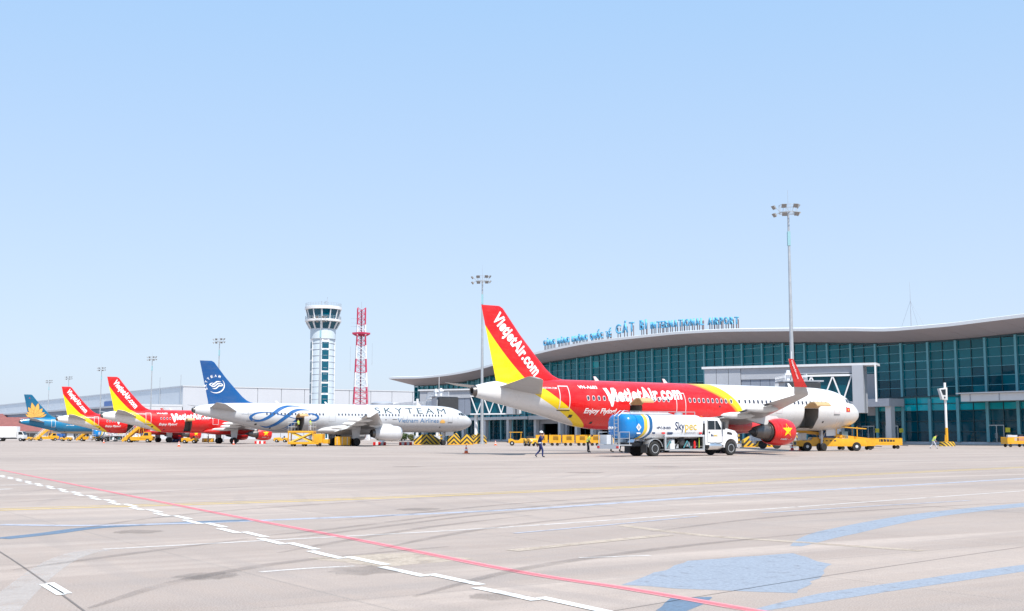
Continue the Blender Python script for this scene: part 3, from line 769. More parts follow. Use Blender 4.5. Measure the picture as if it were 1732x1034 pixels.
def star(mb, place, r):
    pts = []
    for i in range(10):
        a = math.pi / 2 + i * math.pi / 5; q = r if i % 2 == 0 else r * .4
        pts.append(place(math.cos(a) * q, math.sin(a) * q))
    c = place(0, 0); mb.add([c] + pts, [(0, 1 + i, 1 + (i + 1) % 10) for i in range(10)])
def on_cowl(a, b, s0=17.05, r=None):
    """point on the starboard engine cowl: a forward from the cowl middle, b up around it"""
    y = -(s0) * K + a; d = -15.85 * K - y
    rr = interp([0, .35, 1.0, 1.8, 2.55], [1.02, 1.14, 1.2, 1.17, 1.02], d) + .015
    th = b / 1.18; return (5.75 + rr * math.cos(th), y, 1.82 + rr * math.sin(th))

def red_marks(t, fus, reg):
    T = LIV['red']['text']
    fin = [c for c in t.children if c.name.startswith('tail_fin')][0]
    # wordmark down the fin
    p0 = Vector((43.0, 10.82)); d = Vector((39.05 - 43.0, 6.3 - 10.82)).normalized(); nrm = Vector((d.y, -d.x))
    if nrm.x > 0: nrm = -nrm
    def pf(a, b):
        q = p0 + d * a + nrm * b; return on_fin(q.x, q.y)
    text_on('lettering', 'VietjetAir.com', pf, 6.05, .98, T, fin, 3, bold=.042, spacing=1.06)
    # wordmark along the body
    def pv(a, b): return on_body(33.0 - a, 4.02 + a * .045 + b, .022)
    text_on('lettering', 'V', pv, 1.2, 1.36, T, fus, 8, bold=.075)
    def pb(a, b): return on_body(31.95 - a, 4.36 + a * .045 + b, .022)
    text_on('lettering', 'ietjetAir.com', pb, 7.35, 1.12, T, fus, 8, bold=.04, spacing=1.08)
    def pe(a, b): return on_body(35.1 - a, 3.33 - a * .0 + b, .02)
    text_on('lettering', 'Enjoy Flying!', pe, 3.2, .42, T, fus, 4, bold=.025, shear=.25)
    def pr(a, b): return on_body(35.45 - a, 5.36 + b, .02)
    text_on('lettering', reg, pr, 1.9, .26, T, fus, 3, bold=.02)
    def pc(a, b): return on_body(39.05 - a, 5.28 + b, .02)
    text_on('lettering', 'VIETJETAIR.COM', pc, 1.5, .13, T, fus, 2, bold=.01)
    for eng in [c for c in t.children if c.name.startswith('engine_cowl')][:1]:
        mb = MB(); star(mb, lambda a, b: on_cowl(a, b + .15), .62); mb.build('star_emblem', STARM, eng)
        text_on('lettering', reg[3:] + ' - .1', lambda a, b: on_cowl(a - .75, b - .72), 1.3, .16, T, eng, 2)
    w = [c for c in t.children if c.name.startswith('wing')][0]
    # painted outer face of the wing tip
    mb = MB(); le0, z0 = wing_le(16.4), wing_z(16.4); rows = []
    for dy, dz, dl, ch in ((.93, .56, 1.15, 1.34), (1.08, .95, 1.6, 1.15), (1.32, 1.9, 2.5, .8), (1.48, 2.6, 3.15, .5)):
        rows.append([(16.4 + dy + .06, -(le0 + dl + ch * f) * K, z0 + dz) for f in (-.01, .3, .6, 1.0)])
    mb.loft(rows, False, False); o = mb.build('wing_tip_paint', LIV['red']['cowl'], w)
    sl = Vector((1.48 - 1.08, -(3.15 - 1.6 + .5 * (.5 - 1.15)) * K, 2.6 - .95)); s0 = Vector((16.4 + 1.50 + .075, -(le0 + 3.4) * K, z0 + 2.52))
    dn = -sl.normalized(); fwd = Vector((0, 1, 0))
    text_on('lettering', 'VietjetAir.com', lambda a, b: s0 + dn * a + fwd * (b - .05), 1.75, .2, T, w, 0)

RIBS = [([(33.62, 4.75), (35.07, 4.77), (36.32, 4.6), (37.02, 4.11), (36.64, 3.67), (35.71, 3.59), (34.71, 3.97), (33.79, 4.58), (32.87, 5.2), (31.84, 5.6), (30.8, 5.72), (29.4, 5.62)],
         [.06, .12, .22, .42, .34, .28, .42, .48, .44, .3, .16, .02]),
        ([(35.53, 2.88), (34.51, 2.69), (33.5, 3.05), (32.57, 3.7), (31.64, 4.36), (30.79, 4.93), (29.75, 5.2), (28.25, 5.14)], [.02, .24, .42, .48, .5, .42, .26, .02]),
        ([(33.73, 2.14), (32.62, 2.2), (31.6, 2.58), (30.92, 3.15), (30.07, 3.89), (29.2, 4.38), (28.15, 4.63), (27.26, 4.4), (27.07, 3.99), (27.69, 3.66), (28.44, 3.74)], [.02, .25, .42, .44, .4, .26, .16, .3, .36, .26, .02]),
        ([(33.62, 4.71), (32.85, 4.47), (31.98, 4.28), (31.11, 4.06), (30.07, 3.82)], [.08, .1, .12, .1, .06])]
def silver_marks(t, fus):
    fin = [c for c in t.children if c.name.startswith('tail_fin')][0]; L = LIV['silver']['text']
    for pts, wd in RIBS:
        keep = [(p, w) for p, w in zip(pts, wd)]
        mb = MB(); Lf, Rr = strip([p for p, w in keep], [w for p, w in keep], 8); m = len(Lf); fs = []
        for i in range(m - 1):
            c = (Lf[i] + Rr[i + 1]) / 2
            if 29.2 < c.x < 30.45 and 2.0 < c.y < 4.06: continue          # the open hold
            fs.append((i, i + 1, m + i + 1, m + i))
        vs = [on_body(p.x, p.y, .02) for p in Lf] + [on_body(p.x, p.y, .02) for p in Rr]
        mb.add(vs, fs); mb.build('ribbon_emblem', RIBM, fus)
    text_on('lettering', 'SKYTEAM', lambda a, b: on_body(17.75 - a, 4.84 + b * (1 - .0 * a), .025), 12.1, .9, L, fus, 8, bold=0, spacing=1.45)
    text_on('lettering', 'Vietnam Airlines', lambda a, b: on_body(14.1 - a, 3.48 + b, .02), 7.1, .66, NAVYP, fus, 5, bold=0)
    text_on('lettering', 'VN-A327', lambda a, b: on_body(38.3 - a, 4.4 + b, .02), 1.5, .2, GREYP, fus, 2)
    # lotus beside the name
    mb = MB()
    for ang, ln in ((90, .62), (58, .6), (122, .6), (28, .58), (152, .58), (8, .5), (172, .5)):
        a = R(ang); ribbon(mb, [(6.3 - 0, 3.45), (6.3 - math.cos(a) * ln * .5, 3.45 + math.sin(a) * ln * .55), (6.3 - math.cos(a) * ln, 3.45 + math.sin(a) * ln)], [.06, .2, .01], lambda u, v: on_body(u, v, .02), 4)
    mb.build('lotus_emblem', GOLDM, fus)
    # round emblem on the fin
    c = (41.65, 8.5); W = LIV['red']['text']
    mb = MB(); pts = [(c[0] - math.cos(R(a)) * 1.2, c[1] + math.sin(R(a)) * 1.08) for a in range(42, -131, -8)]
    ribbon(mb, pts, [.02 + .15 * math.sin(math.pi * i / (len(pts) - 1)) for i in range(len(pts))], on_fin, 2)
    for dx, dz in ((-.05, .26), (.1, .0), (.3, -.28)):
        ribbon(mb, [(c[0] + .75 - .25 * (dz > .1) - dx, c[1] - .2 + dz), (c[0] + .3 - dx, c[1] - .18 + dz), (c[0] - .2 - dx, c[1] + .22 + dz), (c[0] - .75 - dx, c[1] + .2 + dz)], [.03, .17, .17, .03], on_fin, 6)
    ribbon(mb, [(c[0] + .2, c[1] + .25), (c[0] + .6, c[1] + .25), (c[0] + .85, c[1] + .08), (c[0] + .6, c[1] - .06), (c[0] + .2, c[1] + .05)], [.03, .1, .15, .1, .03], on_fin, 4)
    ribbon(mb, [(c[0] - .3, c[1] + .1), (c[0] - .7, c[1] + .22), (c[0] - .95, c[1] + .02), (c[0] - .7, c[1] - .12), (c[0] - .4, c[1] - .08)], [.03, .1, .15, .1, .03], on_fin, 4)
    mb.build('round_emblem', W, fin)
    for i, ch in enumerate('SKYTEAM'):
        a = R(205 - i * 22.5); ctr = Vector((c[0] - math.cos(a) * 1.42, c[1] + math.sin(a) * 1.28)); rt = Vector((-math.sin(a), math.cos(a) * 1)).normalized()
        ux, uz = math.sin(a), -math.cos(a)          # reading direction in (forward, up)
        text_on('lettering', ch, lambda p, q: on_fin(ctr.x - (ux * (p - .15) + math.cos(a) * (q - .15)), ctr.y + (uz * (p - .15) + math.sin(a) * (q - .15))), .3, .34, W, fin, 0, bold=.02)

def teal_marks(t, fus):
    fin = [c for c in t.children if c.name.startswith('tail_fin')][0]; W = LIV['red']['text']
    base = Vector((41.1, 6.25))
    for ang, ln, wd in ((172, 2.3, .75), (8, 2.7, .75), (150, 2.3, .95), (26, 2.5, .95), (126, 3.0, 1.15), (52, 2.7, 1.15), (105, 3.7, 1.2), (80, 3.5, 1.2), (92, 2.0, .9)):
        a = R(ang); d = Vector((-math.cos(a), math.sin(a)))
        pts = [base + Vector((0, .1)), base + d * ln * .45, base + d * ln * .75, base + d * ln]
        if ang < 15 or ang > 165: pts[-1] += Vector((0, .35))
        lift = .03 + .004 * (1 + (ang % 7))
        def pl(u, v): x, y, z = on_fin(u, v); return (x + lift, y, z)
        mb = MB(); ribbon(mb, pts, [wd * .55, wd, wd * .75, .03], pl, 5); pet = mb.build('lotus_petal', GOLDM, fin)
        mb = MB(); L, Rr = strip(pts, [wd * .55, wd, wd * .75, .03], 5)
        for E_ in (L, Rr):
            m = len(E_); q = [(p, p + (base + d * ln * .5 - p).normalized() * .07) for p in E_]
            mb.add([pl(*a_) for a_, b_ in q] + [pl(*b_) for a_, b_ in q], [(i, i + 1, m + i + 1, m + i) for i in range(m - 1)])
        mb.v = [(x + .003, y, z) for x, y, z in mb.v]; mb.build('petal_outline', GOLDD, pet)
    mb = MB(); star(mb, lambda a, b: on_fin(42.6 - a, 10.95 + b), .2); mb.build('star_emblem', REDP, fin)
    text_on('lettering', 'VN-A399', lambda a, b: on_body(33.9 - a, 5.1 + b, .02), 1.8, .3, W, fus, 2, bold=.03)
    text_on('lettering', 'SKYTEAM', lambda a, b: on_body(33.9 - a, 4.0 + b, .02), 1.9, .2, W, fus, 2, bold=.02)

GJ = 'passenger jets parked nose in along the apron'
A1, A1f = airliner('nearest red, yellow and white jet with white lettering and turned-up wing tip', (-79.03, 94.9), 'red', True, GJ, True)
red_marks(A1, A1f, 'VN-A683')
A2, A2f = airliner('silver white jet with plain blue tail fin and blue ribbon emblem', (-160.2, 100.4), 'silver', False, GJ, False, holds=(1,))
silver_marks(A2, A2f)
A3 = copy_tree(A1); A3.location = (-213.8, 102.4, 0); A3['label'] = 'red and yellow jet standing just left of the silver white jet'
A4 = copy_tree(A1); A4.location = (-262.6, 106.2, 0); A4['label'] = 'red and yellow jet between the teal jet and another red jet'
A5, A5f = airliner('teal blue jet with golden lotus flower on its tail fin', (-318.25, 110.2), 'teal', False, GJ, False, windows=False, holds=())
teal_marks(A5, A5f)
# small flag on the nearest jet's nose
mb = MB(); patch(mb, 2.85, 3.5, 3.78, 4.2, .02, 3); fl = mb.build('nose_flag', REDP, A1f)
mb = MB(); star(mb, lambda a, b: on_body(3.17 - a, 3.99 + b, .03), .14); mb.build('star_emblem', STARM, fl)
# ------------------------------------------------------------------ terminal
def glass_mat(name, tint, base, clear, rough=.04):
    """tinted facade glass: some light passes to the hall behind, the rest is a dark glossy pane"""
    m, N, b = new_mat(name)
    oi = N.new('ShaderNodeObjectInfo').outputs['Random']; tc = N.new('ShaderNodeTexCoord').outputs['Object']
    c = N.mix(oi, (*base, 1), tuple(min(1, x * 1.5) for x in base) + (1,))
    N.link(c, b.inputs['Base Color']); b.inputs['Roughness'].default_value = rough
    bn = N.new('ShaderNodeBump'); bn.inputs['Strength'].default_value = .05; bn.inputs['Distance'].default_value = .05
    N.link(N.noise(tc, .8, 2, .5), bn.inputs['Height']); N.link(bn.outputs[0], b.inputs['Normal'])
    tr = N.new('ShaderNodeBsdfTransparent'); tr.inputs['Color'].default_value = (*tint, 1)
    mx = N.new('ShaderNodeMixShader'); mx.inputs[0].default_value = clear
    N.link(b.outputs[0], mx.inputs[1]); N.link(tr.outputs[0], mx.inputs[2])
    N.link(mx.outputs[0], N.nt.nodes['Material Output'].inputs['Surface']); return m
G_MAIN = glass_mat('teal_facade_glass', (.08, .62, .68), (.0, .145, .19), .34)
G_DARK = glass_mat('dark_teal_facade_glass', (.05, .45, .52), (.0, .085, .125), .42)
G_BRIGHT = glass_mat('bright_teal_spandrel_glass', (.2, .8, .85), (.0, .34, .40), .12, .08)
MULL = mat('teal_grey_mullion', (.13, .36, .42), .4, .3, var=.1)
MULLD = mat('dark_mullion', (.03, .07, .085), .4, .3, var=.1)
SOFF = mat('soffit_panel', (.46, .415, .44), .6, var=.06, vscale=.08)
ROOFW = mat('white_roof_edge', (.78, .78, .78), .45, var=.05)
CONCL = mat('light_render_wall', (.6, .61, .62), .6, var=.08, vscale=.2)
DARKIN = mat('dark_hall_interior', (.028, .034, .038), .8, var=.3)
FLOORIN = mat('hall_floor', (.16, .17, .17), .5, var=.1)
EDGE = [(-291.3, 17.69), (-272.6, 17.18), (-263.1, 17.31), (-254.1, 17.67), (-246.4, 18.24), (-241.0, 18.81), (-222.5, 20.61), (-212.4, 21.35), (-201.7, 21.83), (-191.6, 21.9), (-177.5, 21.89), (-164.9, 21.55), (-149.8, 20.65), (-132.1, 19.4), (-121.8, 18.7), (-113.5, 18.67), (-106.3, 18.86), (-99.7, 19.05), (-85, 19.6), (-70, 20.3)]
SOF = [(-293.8, 15.6), (-281.6, 15.40), (-271.9, 15.53), (-258.9, 16.36), (-252.5, 16.93), (-230.4, 18.83), (-212.0, 19.6), (-196.4, 19.97), (-182.1, 19.95), (-173.5, 19.74), (-157.5, 18.99), (-139.0, 17.73), (-129.9, 17.15), (-116.9, 16.87), (-104.9, 17.10), (-85, 17.7), (-70, 18.3)]
edge_z = lambda u: interp([p[0] for p in EDGE], [p[1] for p in EDGE], u)
sof_z = lambda u: interp([p[0] for p in SOF], [p[1] for p in SOF], u)
TX, TY, U0, U1, FV = -190., 165., -293.8, -72., 165.
TERM = thing('terminal_building', 'long glass fronted airport terminal under a wavy grey roof', 'building', (TX, TY, 0))
def tb(mb, name, m, parent=None, **kw):
    mb.v = [(x - TX, y - TY, z) for x, y, z in mb.v]; return mb.build(name, m, parent or TERM, **kw)
us = [U0 + (U1 - U0) * i / 110 for i in range(111)]
def wave(prof):
    mb = MB(); mb.loft([[(u, v, z) for v, z in prof(u)] for u in us]); return mb
roof = tb(wave(lambda u: [(157.3, edge_z(u) - .42), (157.3, edge_z(u) - .05), (170, edge_z(u) + .9), (245, edge_z(u) - 1.5), (245, sof_z(u) - .1), (166.2, sof_z(u) + .1)]), 'roof', GREYP)
# soffit: a row of wide metal panels, each its own piece, with narrow joints
PN = 42
for i in range(PN):
    a = U0 + (U1 - U0) * i / PN + .03; b = U0 + (U1 - U0) * (i + 1) / PN - .03
    mb = MB(); mb.loft([[(u, 157.15, edge_z(u) - .5), (u, 157.15, edge_z(u) - .44), (u, 165.2, sof_z(u) + .06), (u, 165.2, sof_z(u))] for u in (a, (2 * a + b) / 3, (a + 2 * b) / 3, b)])
    tb(mb, 'soffit_panel', SOFF, roof)
tb(wave(lambda u: [(156.95, edge_z(u) - .5), (156.95, edge_z(u)), (157.6, edge_z(u) + .12), (157.6, edge_z(u) - .1), (157.2, edge_z(u) - .4)]), 'roof_edge', ROOFW, roof)
tb(wave(lambda u: [(165.02, sof_z(u) - .32), (165.02, sof_z(u) - .02), (165.3, sof_z(u) - .02), (165.3, sof_z(u) - .32)]), 'head_rail', MULLD)
# shell behind the glass: floors, rear wall, hall columns
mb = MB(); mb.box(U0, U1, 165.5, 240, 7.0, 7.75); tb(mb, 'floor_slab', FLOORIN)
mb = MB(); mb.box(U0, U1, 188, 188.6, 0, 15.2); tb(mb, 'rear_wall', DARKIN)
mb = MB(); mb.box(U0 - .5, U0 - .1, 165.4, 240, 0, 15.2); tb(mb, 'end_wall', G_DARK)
mb = MB(); mb.box(U0, U1, 165.6, 240, .02, .3); tb(mb, 'floor_slab', FLOORIN)
BAY = 5.27; COLS = [-106.3 + BAY * k for k in range(-35, 7)]
icol = MB().lathe([(0, .45), (16, .45)], (0, 0, 0), 'z', 12).mesh('hall_column', True)
for k, u in enumerate(COLS):
    if k % 2: o = obj('hall_column', icol, LGREY, TERM); o.location = (u - TX, 173 - TY, .2)
# interior level with a few counters and people-height furniture
for k in range(16):
    u = -285 + k * 13.3; mb = MB(); mb.box(u, u + random.uniform(3, 7), 175, 176.2, 7.75, random.uniform(8.9, 10.8)); tb(mb, 'counter', FLOORIN)
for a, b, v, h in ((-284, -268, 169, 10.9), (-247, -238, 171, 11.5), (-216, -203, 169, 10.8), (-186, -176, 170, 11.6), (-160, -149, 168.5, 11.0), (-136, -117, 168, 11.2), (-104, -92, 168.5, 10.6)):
    mb = MB(); mb.box(a, b, v, v + .3, 7.75, h); tb(mb, 'added_dark_panel', DARKIN)  # made-up dark panels, added to give darker zones behind the glass
    mb = MB(); mb.box(a + 2, b - 2, v - 2.5, v - 2, 7.75, 8.9); tb(mb, 'counter', LGREY)
# kerb and plinth
mb = MB(); mb.box(U0 - 2, U1, 161.5, 165.4, 0, .16); tb(mb, 'kerb', mat('kerb_concrete', (.42, .40, .38), .8, var=.15))
mb = MB(); mb.box(U0, U1, 164.85, 165.35, .16, .52); tb(mb, 'plinth', LGREY)
# vertical members
colm = MB().box(-.2, .2, -.35, .25, 0, 1).mesh('facade_column'); minm = MB().box(-.05, .05, -.1, .1, 0, 1).mesh('mullion')
for u in COLS:
    if u < U0: continue
    o = obj('facade_column', colm, MULL, TERM); o.location = (u - TX, -.05, 7.9); o.scale = (1, 1, sof_z(u) - 8.1)
    o = obj('mullion', minm, MULLD, TERM); o.location = (u + BAY / 2 - TX, -.02, .5); o.scale = (1, 1, sof_z(u + BAY / 2) - .8)
GREY_A, GREY_B = -232.0, -199.0
for u in COLS:
    if u < U0 or GREY_A < u < GREY_B: continue
    o = obj('facade_column', colm, MULL, TERM); o.location = (u - TX, -.05, .5); o.scale = (1.3, 1, 7.0)
# rails
ROWS = [7.9 + 1.46 * i for i in range(9)]
for z in ROWS[1:]:
    runs = []; cur = None
    for u in us:
        ok = sof_z(u) - .4 > z
        if ok and cur is None: cur = u
        if (not ok or u == us[-1]) and cur is not None: runs.append((cur, u)); cur = None
    for a, b in runs:
        mb = MB(); mb.box(a, b, 164.88, 165.02, z - .045, z + .045); tb(mb, 'glazing_rail', MULL)
LOW = [.52, 2.1, 3.8, 5.5, 6.65, 7.78]
for z in LOW[1:-1]:
    for a, b in ((U0, GREY_A), (GREY_B, U1)):
        mb = MB(); mb.box(a, b, 164.9, 165.02, z - .05, z + .05); tb(mb, 'glazing_rail', MULLD)
mb = MB(); mb.box(U0, U1, 164.75, 165.45, 7.72, 7.98); tb(mb, 'floor_edge', MULLD)
# panes, one by one where they show large, the far ones joined
pane = MB().box(-.5, .5, -.015, .015, 0, 1).mesh('glass_pane'); far_m, far_d, far_b = MB(), MB(), MB(); npane = 0
half = BAY / 2; rnd = random.Random(11)
starts = sorted([u for u in COLS] + [u + half for u in COLS], reverse=True)
for u in starts:
    if u < U0 - .1 or u + half > U1: continue
    uc = u + half / 2; w = half - .12
    cells = []
    for z in ROWS:
        top = min(sof_z(u), sof_z(u + half)) - .3
        if top - z > .25: cells.append((z + .05, min(z + 1.41, top), 'm' if z > 12 or rnd.random() < (.75 if z > 10 else .3) else 'd'))  # mostly darker glass low down: hall gloom and upper reflections put into pane colour
    if not (GREY_A < uc < GREY_B):
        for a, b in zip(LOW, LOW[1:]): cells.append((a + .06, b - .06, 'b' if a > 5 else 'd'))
    for a, b, g in cells:
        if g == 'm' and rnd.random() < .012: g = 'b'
        if npane < 300:
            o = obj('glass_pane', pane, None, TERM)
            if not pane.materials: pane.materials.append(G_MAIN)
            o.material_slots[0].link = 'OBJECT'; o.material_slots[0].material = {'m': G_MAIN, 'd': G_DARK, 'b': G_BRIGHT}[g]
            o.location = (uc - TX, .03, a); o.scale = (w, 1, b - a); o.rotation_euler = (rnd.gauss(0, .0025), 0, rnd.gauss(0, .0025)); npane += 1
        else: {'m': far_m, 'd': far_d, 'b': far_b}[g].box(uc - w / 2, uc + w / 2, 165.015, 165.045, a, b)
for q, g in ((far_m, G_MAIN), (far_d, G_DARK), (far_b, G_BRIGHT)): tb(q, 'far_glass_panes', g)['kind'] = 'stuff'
# grey wall with open loading bays in the middle of the ground floor
def wall_with_bays():
    mb = MB(); bays = [(-231, -223.6, 4.3), (-220.8, -211.4, 3.9), (-208.6, -200.6, 3.9)]; x = GREY_A
    for a, b, h in bays:
        mb.box(x, a, 164.6, 165.3, .16, 7.7); mb.box(a, b, 164.6, 165.3, h, 7.7); x = b
    mb.box(x, GREY_B, 164.6, 165.3, .16, 7.7); return mb
tb(wall_with_bays(), 'loading_bay_wall', GREYP)
for u in (-232, -222.2, -215.8, -210, -199.6):
    mb = MB(); mb.box(u - .45, u + .45, 163.4, 164.4, .16, 5.6); tb(mb, 'bay_column', CONCL)
mb = MB(); mb.box(-233.5, -198.5, 162.6, 164.6, 5.3, 6.2); tb(mb, 'bay_canopy', CONCL)
# white posts and beam along the left ground floor
for u in (-285, -274.5, -264, -253.5, -243):
    mb = MB(); mb.box(u - .5, u + .5, 162.9, 163.8, .16, 5.4); tb(mb, 'porch_column', CONCL)
mb = MB(); mb.box(-290, -234, 162.6, 164.5, 5.4, 6.1); tb(mb, 'porch_beam', CONCL)
# portal right of the nearest jet's nose
mb = MB(); mb.box(-139, -127.0, 160.8, 164.6, 6.3, 7.6); tb(mb, 'porch_beam', mat('porch_beam_grey', (.5, .51, .55), .5))
for u in (-127.6, -138.2):
    mb = MB(); mb.box(u - .55, u + .55, 161.2, 162.2, .16, 6.3); tb(mb, 'porch_column', CONCL)
mb = MB(); mb.box(-113.6, U1, 161.0, 164.6, 6.75, 7.9); mb.box(-114.2, U1, 160.6, 164.7, 7.93, 8.1); cn = tb(mb, 'canopy', CONCL)
for u in range(-112, -74, 5):
    mb = MB(); mb.box(u, u + .12, 160.9, 161.0, 6.8, 7.85); tb(mb, 'canopy_joint', GREYP, cn)
mb = MB(); mb.box(-101.6, -100.5, 161.4, 162.4, .16, 6.75); tb(mb, 'porch_column', CONCL)
FRAME = mat('door_frame_aluminium', (.45, .5, .52), .35, .5)
SIGNY = mat('yellow_door_sign', (.72, .62, .04), .5, var=.1)
for a in (-135.9, -131.0, -111.4):
    d = 2.6; mb = MB(); mb.box(a, a + .1, 164.6, 164.8, .52, 3.15); mb.box(a + d - .1, a + d, 164.6, 164.8, .52, 3.15); mb.box(a + .1, a + d - .1, 164.6, 164.8, 3.02, 3.15); mb.box(a + d / 2 - .06, a + d / 2 + .06, 164.62, 164.78, .52, 3.02)
    dr = tb(mb, 'door_frame', FRAME)
    for q in (0, 1):
        mb = MB(); mb.box(a + .1 + q * d / 2 + (.06 if q else 0), a + d / 2 - (0 if q else .06) + q * (d / 2 - .1), 164.66, 164.7, .54, 3.0); tb(mb, 'door_leaf', G_DARK, dr)
        mb = MB(); mb.bar((a + d / 2 + (.2 if q else -.2), 164.6, 1.1), (a + d / 2 + (.2 if q else -.2), 164.6, 1.9), .05); tb(mb, 'door_handle', FRAME, dr)
    mb = MB(); mb.box(a + d + .25, a + d + 1.05, 164.58, 164.62, 2.0, 2.7); tb(mb, 'door_sign', SIGNY)
# thin aerial with stays on the roof
an = thing('roof_aerial', 'thin stayed aerial standing on the right part of the terminal roof', 'antenna', (-140.5, 185, 19.6))
MB().tube((0, 0, 0), (0, 0, 7.2), .09, .05, 6).build('mast', GREYP, an); MB().tube((0, 0, 7.2), (0, 0, 10.5), .04, .02, 6).build('tip', GREYP, an)
for x, y in ((4, 0), (-4, 1), (0, 3)): MB().tube((0, 0, 7.0), (x, y, 0), .02, n=5).build('stay', GREYP, an)

# roof letters
SIGN = thing('roof_sign', 'pale blue free-standing letters spelling the airport name on the terminal roof', 'sign', (TX, 158, 20))
LETB = mat('pale_blue_letter_panel', (.12, .44, .70), .4, .1, var=.12)
POSTM = mat('rusty_sign_post', (.20, .10, .085), .7, var=.3)
def roof_words(s, u0, u1, z0f, h):
    gl = []
    for ch in s:
        if ch == ' ': gl.append((None, .55)); continue
        me, x0, x1 = text_2d(ch, .012); gl.append((me, x1 - x0 + .2))
    k = (u1 - u0) / sum(w for _, w in gl); u = u0
    for me, w in gl:
        if me is not None:
            bm = bmesh.new(); bm.from_mesh(me); bpy.data.meshes.remove(me); xm = min(v.co.x for v in bm.verts); zb = z0f(u + w * k / 2)
            for v in bm.verts: v.co = Vector((u - TX + (v.co.x - xm) * k * 1.0, 0, zb - 20 + v.co.y / .73 * h))
            bmesh.ops.dissolve_limit(bm, angle_limit=.01, verts=bm.verts, edges=bm.edges)
            r = bmesh.ops.extrude_face_region(bm, geom=bm.faces[:])
            for v in [e for e in r['geom'] if isinstance(e, bmesh.types.BMVert)]: v.co.y += .28
            bmesh.ops.recalc_face_normals(bm, faces=bm.faces)
            out = bpy.data.meshes.new('sign_letter'); bm.to_mesh(out); bm.free(); lt = obj('sign_letter', out, LETB, SIGN)
            for f in (.25, .75):
                x = u - TX + (w - .2) * k * f; MB().bar((x, .36, edge_z(u) - 20 - .1), (x, .36, zb - 20 + h * .6), .12).build('sign_post', POSTM, lt)
        u += w * k
roof_words('CẢNG HÀNG KHÔNG QUỐC TẾ', -221, -196, lambda u: interp([-221, -196], [22.05, 22.5], u), 1.3)
roof_words('CÁT BI', -194.6, -184.2, lambda u: interp([-195, -184], [22.85, 23.25], u), 2.1)
roof_words('INTERNATIONAL AIRPORT', -183.4, -158.1, lambda u: interp([-184, -170, -158], [23.2, 22.85, 22.2], u), 1.45)

# ------------------------------------------------------------------ passenger bridges
def stripe_mat(name, axis='y', period=.7, slope=1.0, c1=(.70, .42, .02), c2=(.03, .03, .03)):
    if name in MATS: return MATS[name]
    m, N, b = new_mat(name); tc = N.new('ShaderNodeTexCoord').outputs['Object']
    sp = N.new('ShaderNodeSeparateXYZ'); N.link(tc, sp.inputs[0]); a = sp.outputs[0 if axis == 'x' else 1]
    ch = N.m('ABSOLUTE', a) if slope > 0 else a
    v = N.m('FRACT', N.mul(N.add(ch, N.mul(sp.outputs[2], abs(slope))), 1 / period))
    c = N.mix(N.step(N.add(v, -.5), .02), (*c1, 1), (*c2, 1)); c = N.mix(N.maprange(N.noise(tc, 3, 6, .7), .5, .75, 0, .4), c, (.25, .2, .13, 1))
    N.link(c, b.inputs['Base Color']); b.inputs['Roughness'].default_value = .6; return m
STR_X = stripe_mat('yellow_black_chevron_x', 'x'); STR_Y = stripe_mat('yellow_black_chevron_y', 'y'); STR_D = stripe_mat('yellow_black_diagonal', 'x', .5, -1.)
PANEL = mat('bridge_panel_grey', (.37, .39, .43), .45, .15, var=.07, vscale=.3); PANELD = mat('bridge_panel_blue_grey', (.22, .25, .31), .45, .15, var=.07, vscale=.3)
def fixed_bridge(label, loc, rz, end_z=4.9):
    """fixed passenger bridge, local x along its run (0 = apron end box)"""
    t = thing('boarding_bridge', label, 'jet bridge', loc, rz, 'passenger bridges'); w = 3.2; z0, z1 = 6.3, 12.0; L = 26.2
    MB().box(-.3, L + .3, -w - .3, .3, z1, z1 + .35).build('roof', mat('bridge_roof_pale', (.62, .63, .65), .5), t)
    # apron end box: a row of upright panels
    for i in range(3): MB().box(.06 + i * 1.95, 1.95 + i * 1.95, -w, 0, 4.6, z1 - .02).build('wall_panel', PANEL, t)
    for i in range(5): MB().box(5.92 + i * 1.5, 7.36 + i * 1.5, -w + .25, 0, z0, 10.2).build('wall_panel', PANELD, t)
    MB().box(5.9, 13.5, -w + .1, 0, 10.22, z1 - .02).build('fascia', GREYP, t)
    MB().box(13.5, 22.9, -w + .1, 0, 10.9, z1 - .02).build('fascia', GREYP, t)
    MB().box(13.5, 22.9, -w + .5, -.2, z0 + .3, 10.88).build('glazed_side', G_DARK, t)
    tr = MB().bar((13.5, -w + .1, 10.6), (22.9, -w + .1, 10.6), .3, .3).build('truss_chord', WHITE, t); MB().bar((13.5, -w + .1, z0 + .15), (22.9, -w + .1, z0 + .15), .3, .3).build('truss_chord', WHITE, t)
    xs = [13.6, 15.2, 16.8, 18.4, 20.0, 21.4, 22.8]
    for i, (a, b) in enumerate(zip(xs, xs[1:])):
        MB().bar((a, -w + .1, 10.5 if i % 2 == 0 else z0 + .25), (b, -w + .1, z0 + .25 if i % 2 == 0 else 10.5), .2).build('truss_diagonal', WHITE, t)
    for i in range(2): MB().box(22.95 + i * 1.65, 24.56 + i * 1.65, -w - .4, .35, end_z, z1 - .02).build('wall_panel', PANEL, t)
    MB().box(L + .05, L + .25, -w - .5, -w + .1, 6.5, z1).build('end_post', WHITE, t)
    for x in (4.2, 14.2):
        p = MB().tube((x, -w / 2, 1.6), (x, -w / 2, 6.3), .42, n=14).build('pillar', WHITE, t, True)
        MB().box(x - .75, x + .75, -w / 2 - .75, -w / 2 + .75, 0, 1.7).build('striped_base', STR_X, p)
    return t
FB1 = fixed_bridge('grey panelled fixed bridge with white truss behind the nearest jet\'s nose', (-140.4, 133.4, 0), math.atan2(13.5, 22.5))
FB2 = fixed_bridge('grey panelled fixed bridge with white truss behind the silver jet\'s nose', (-246.8, 142, 0), math.atan2(13.5, 22.5), 6.35)
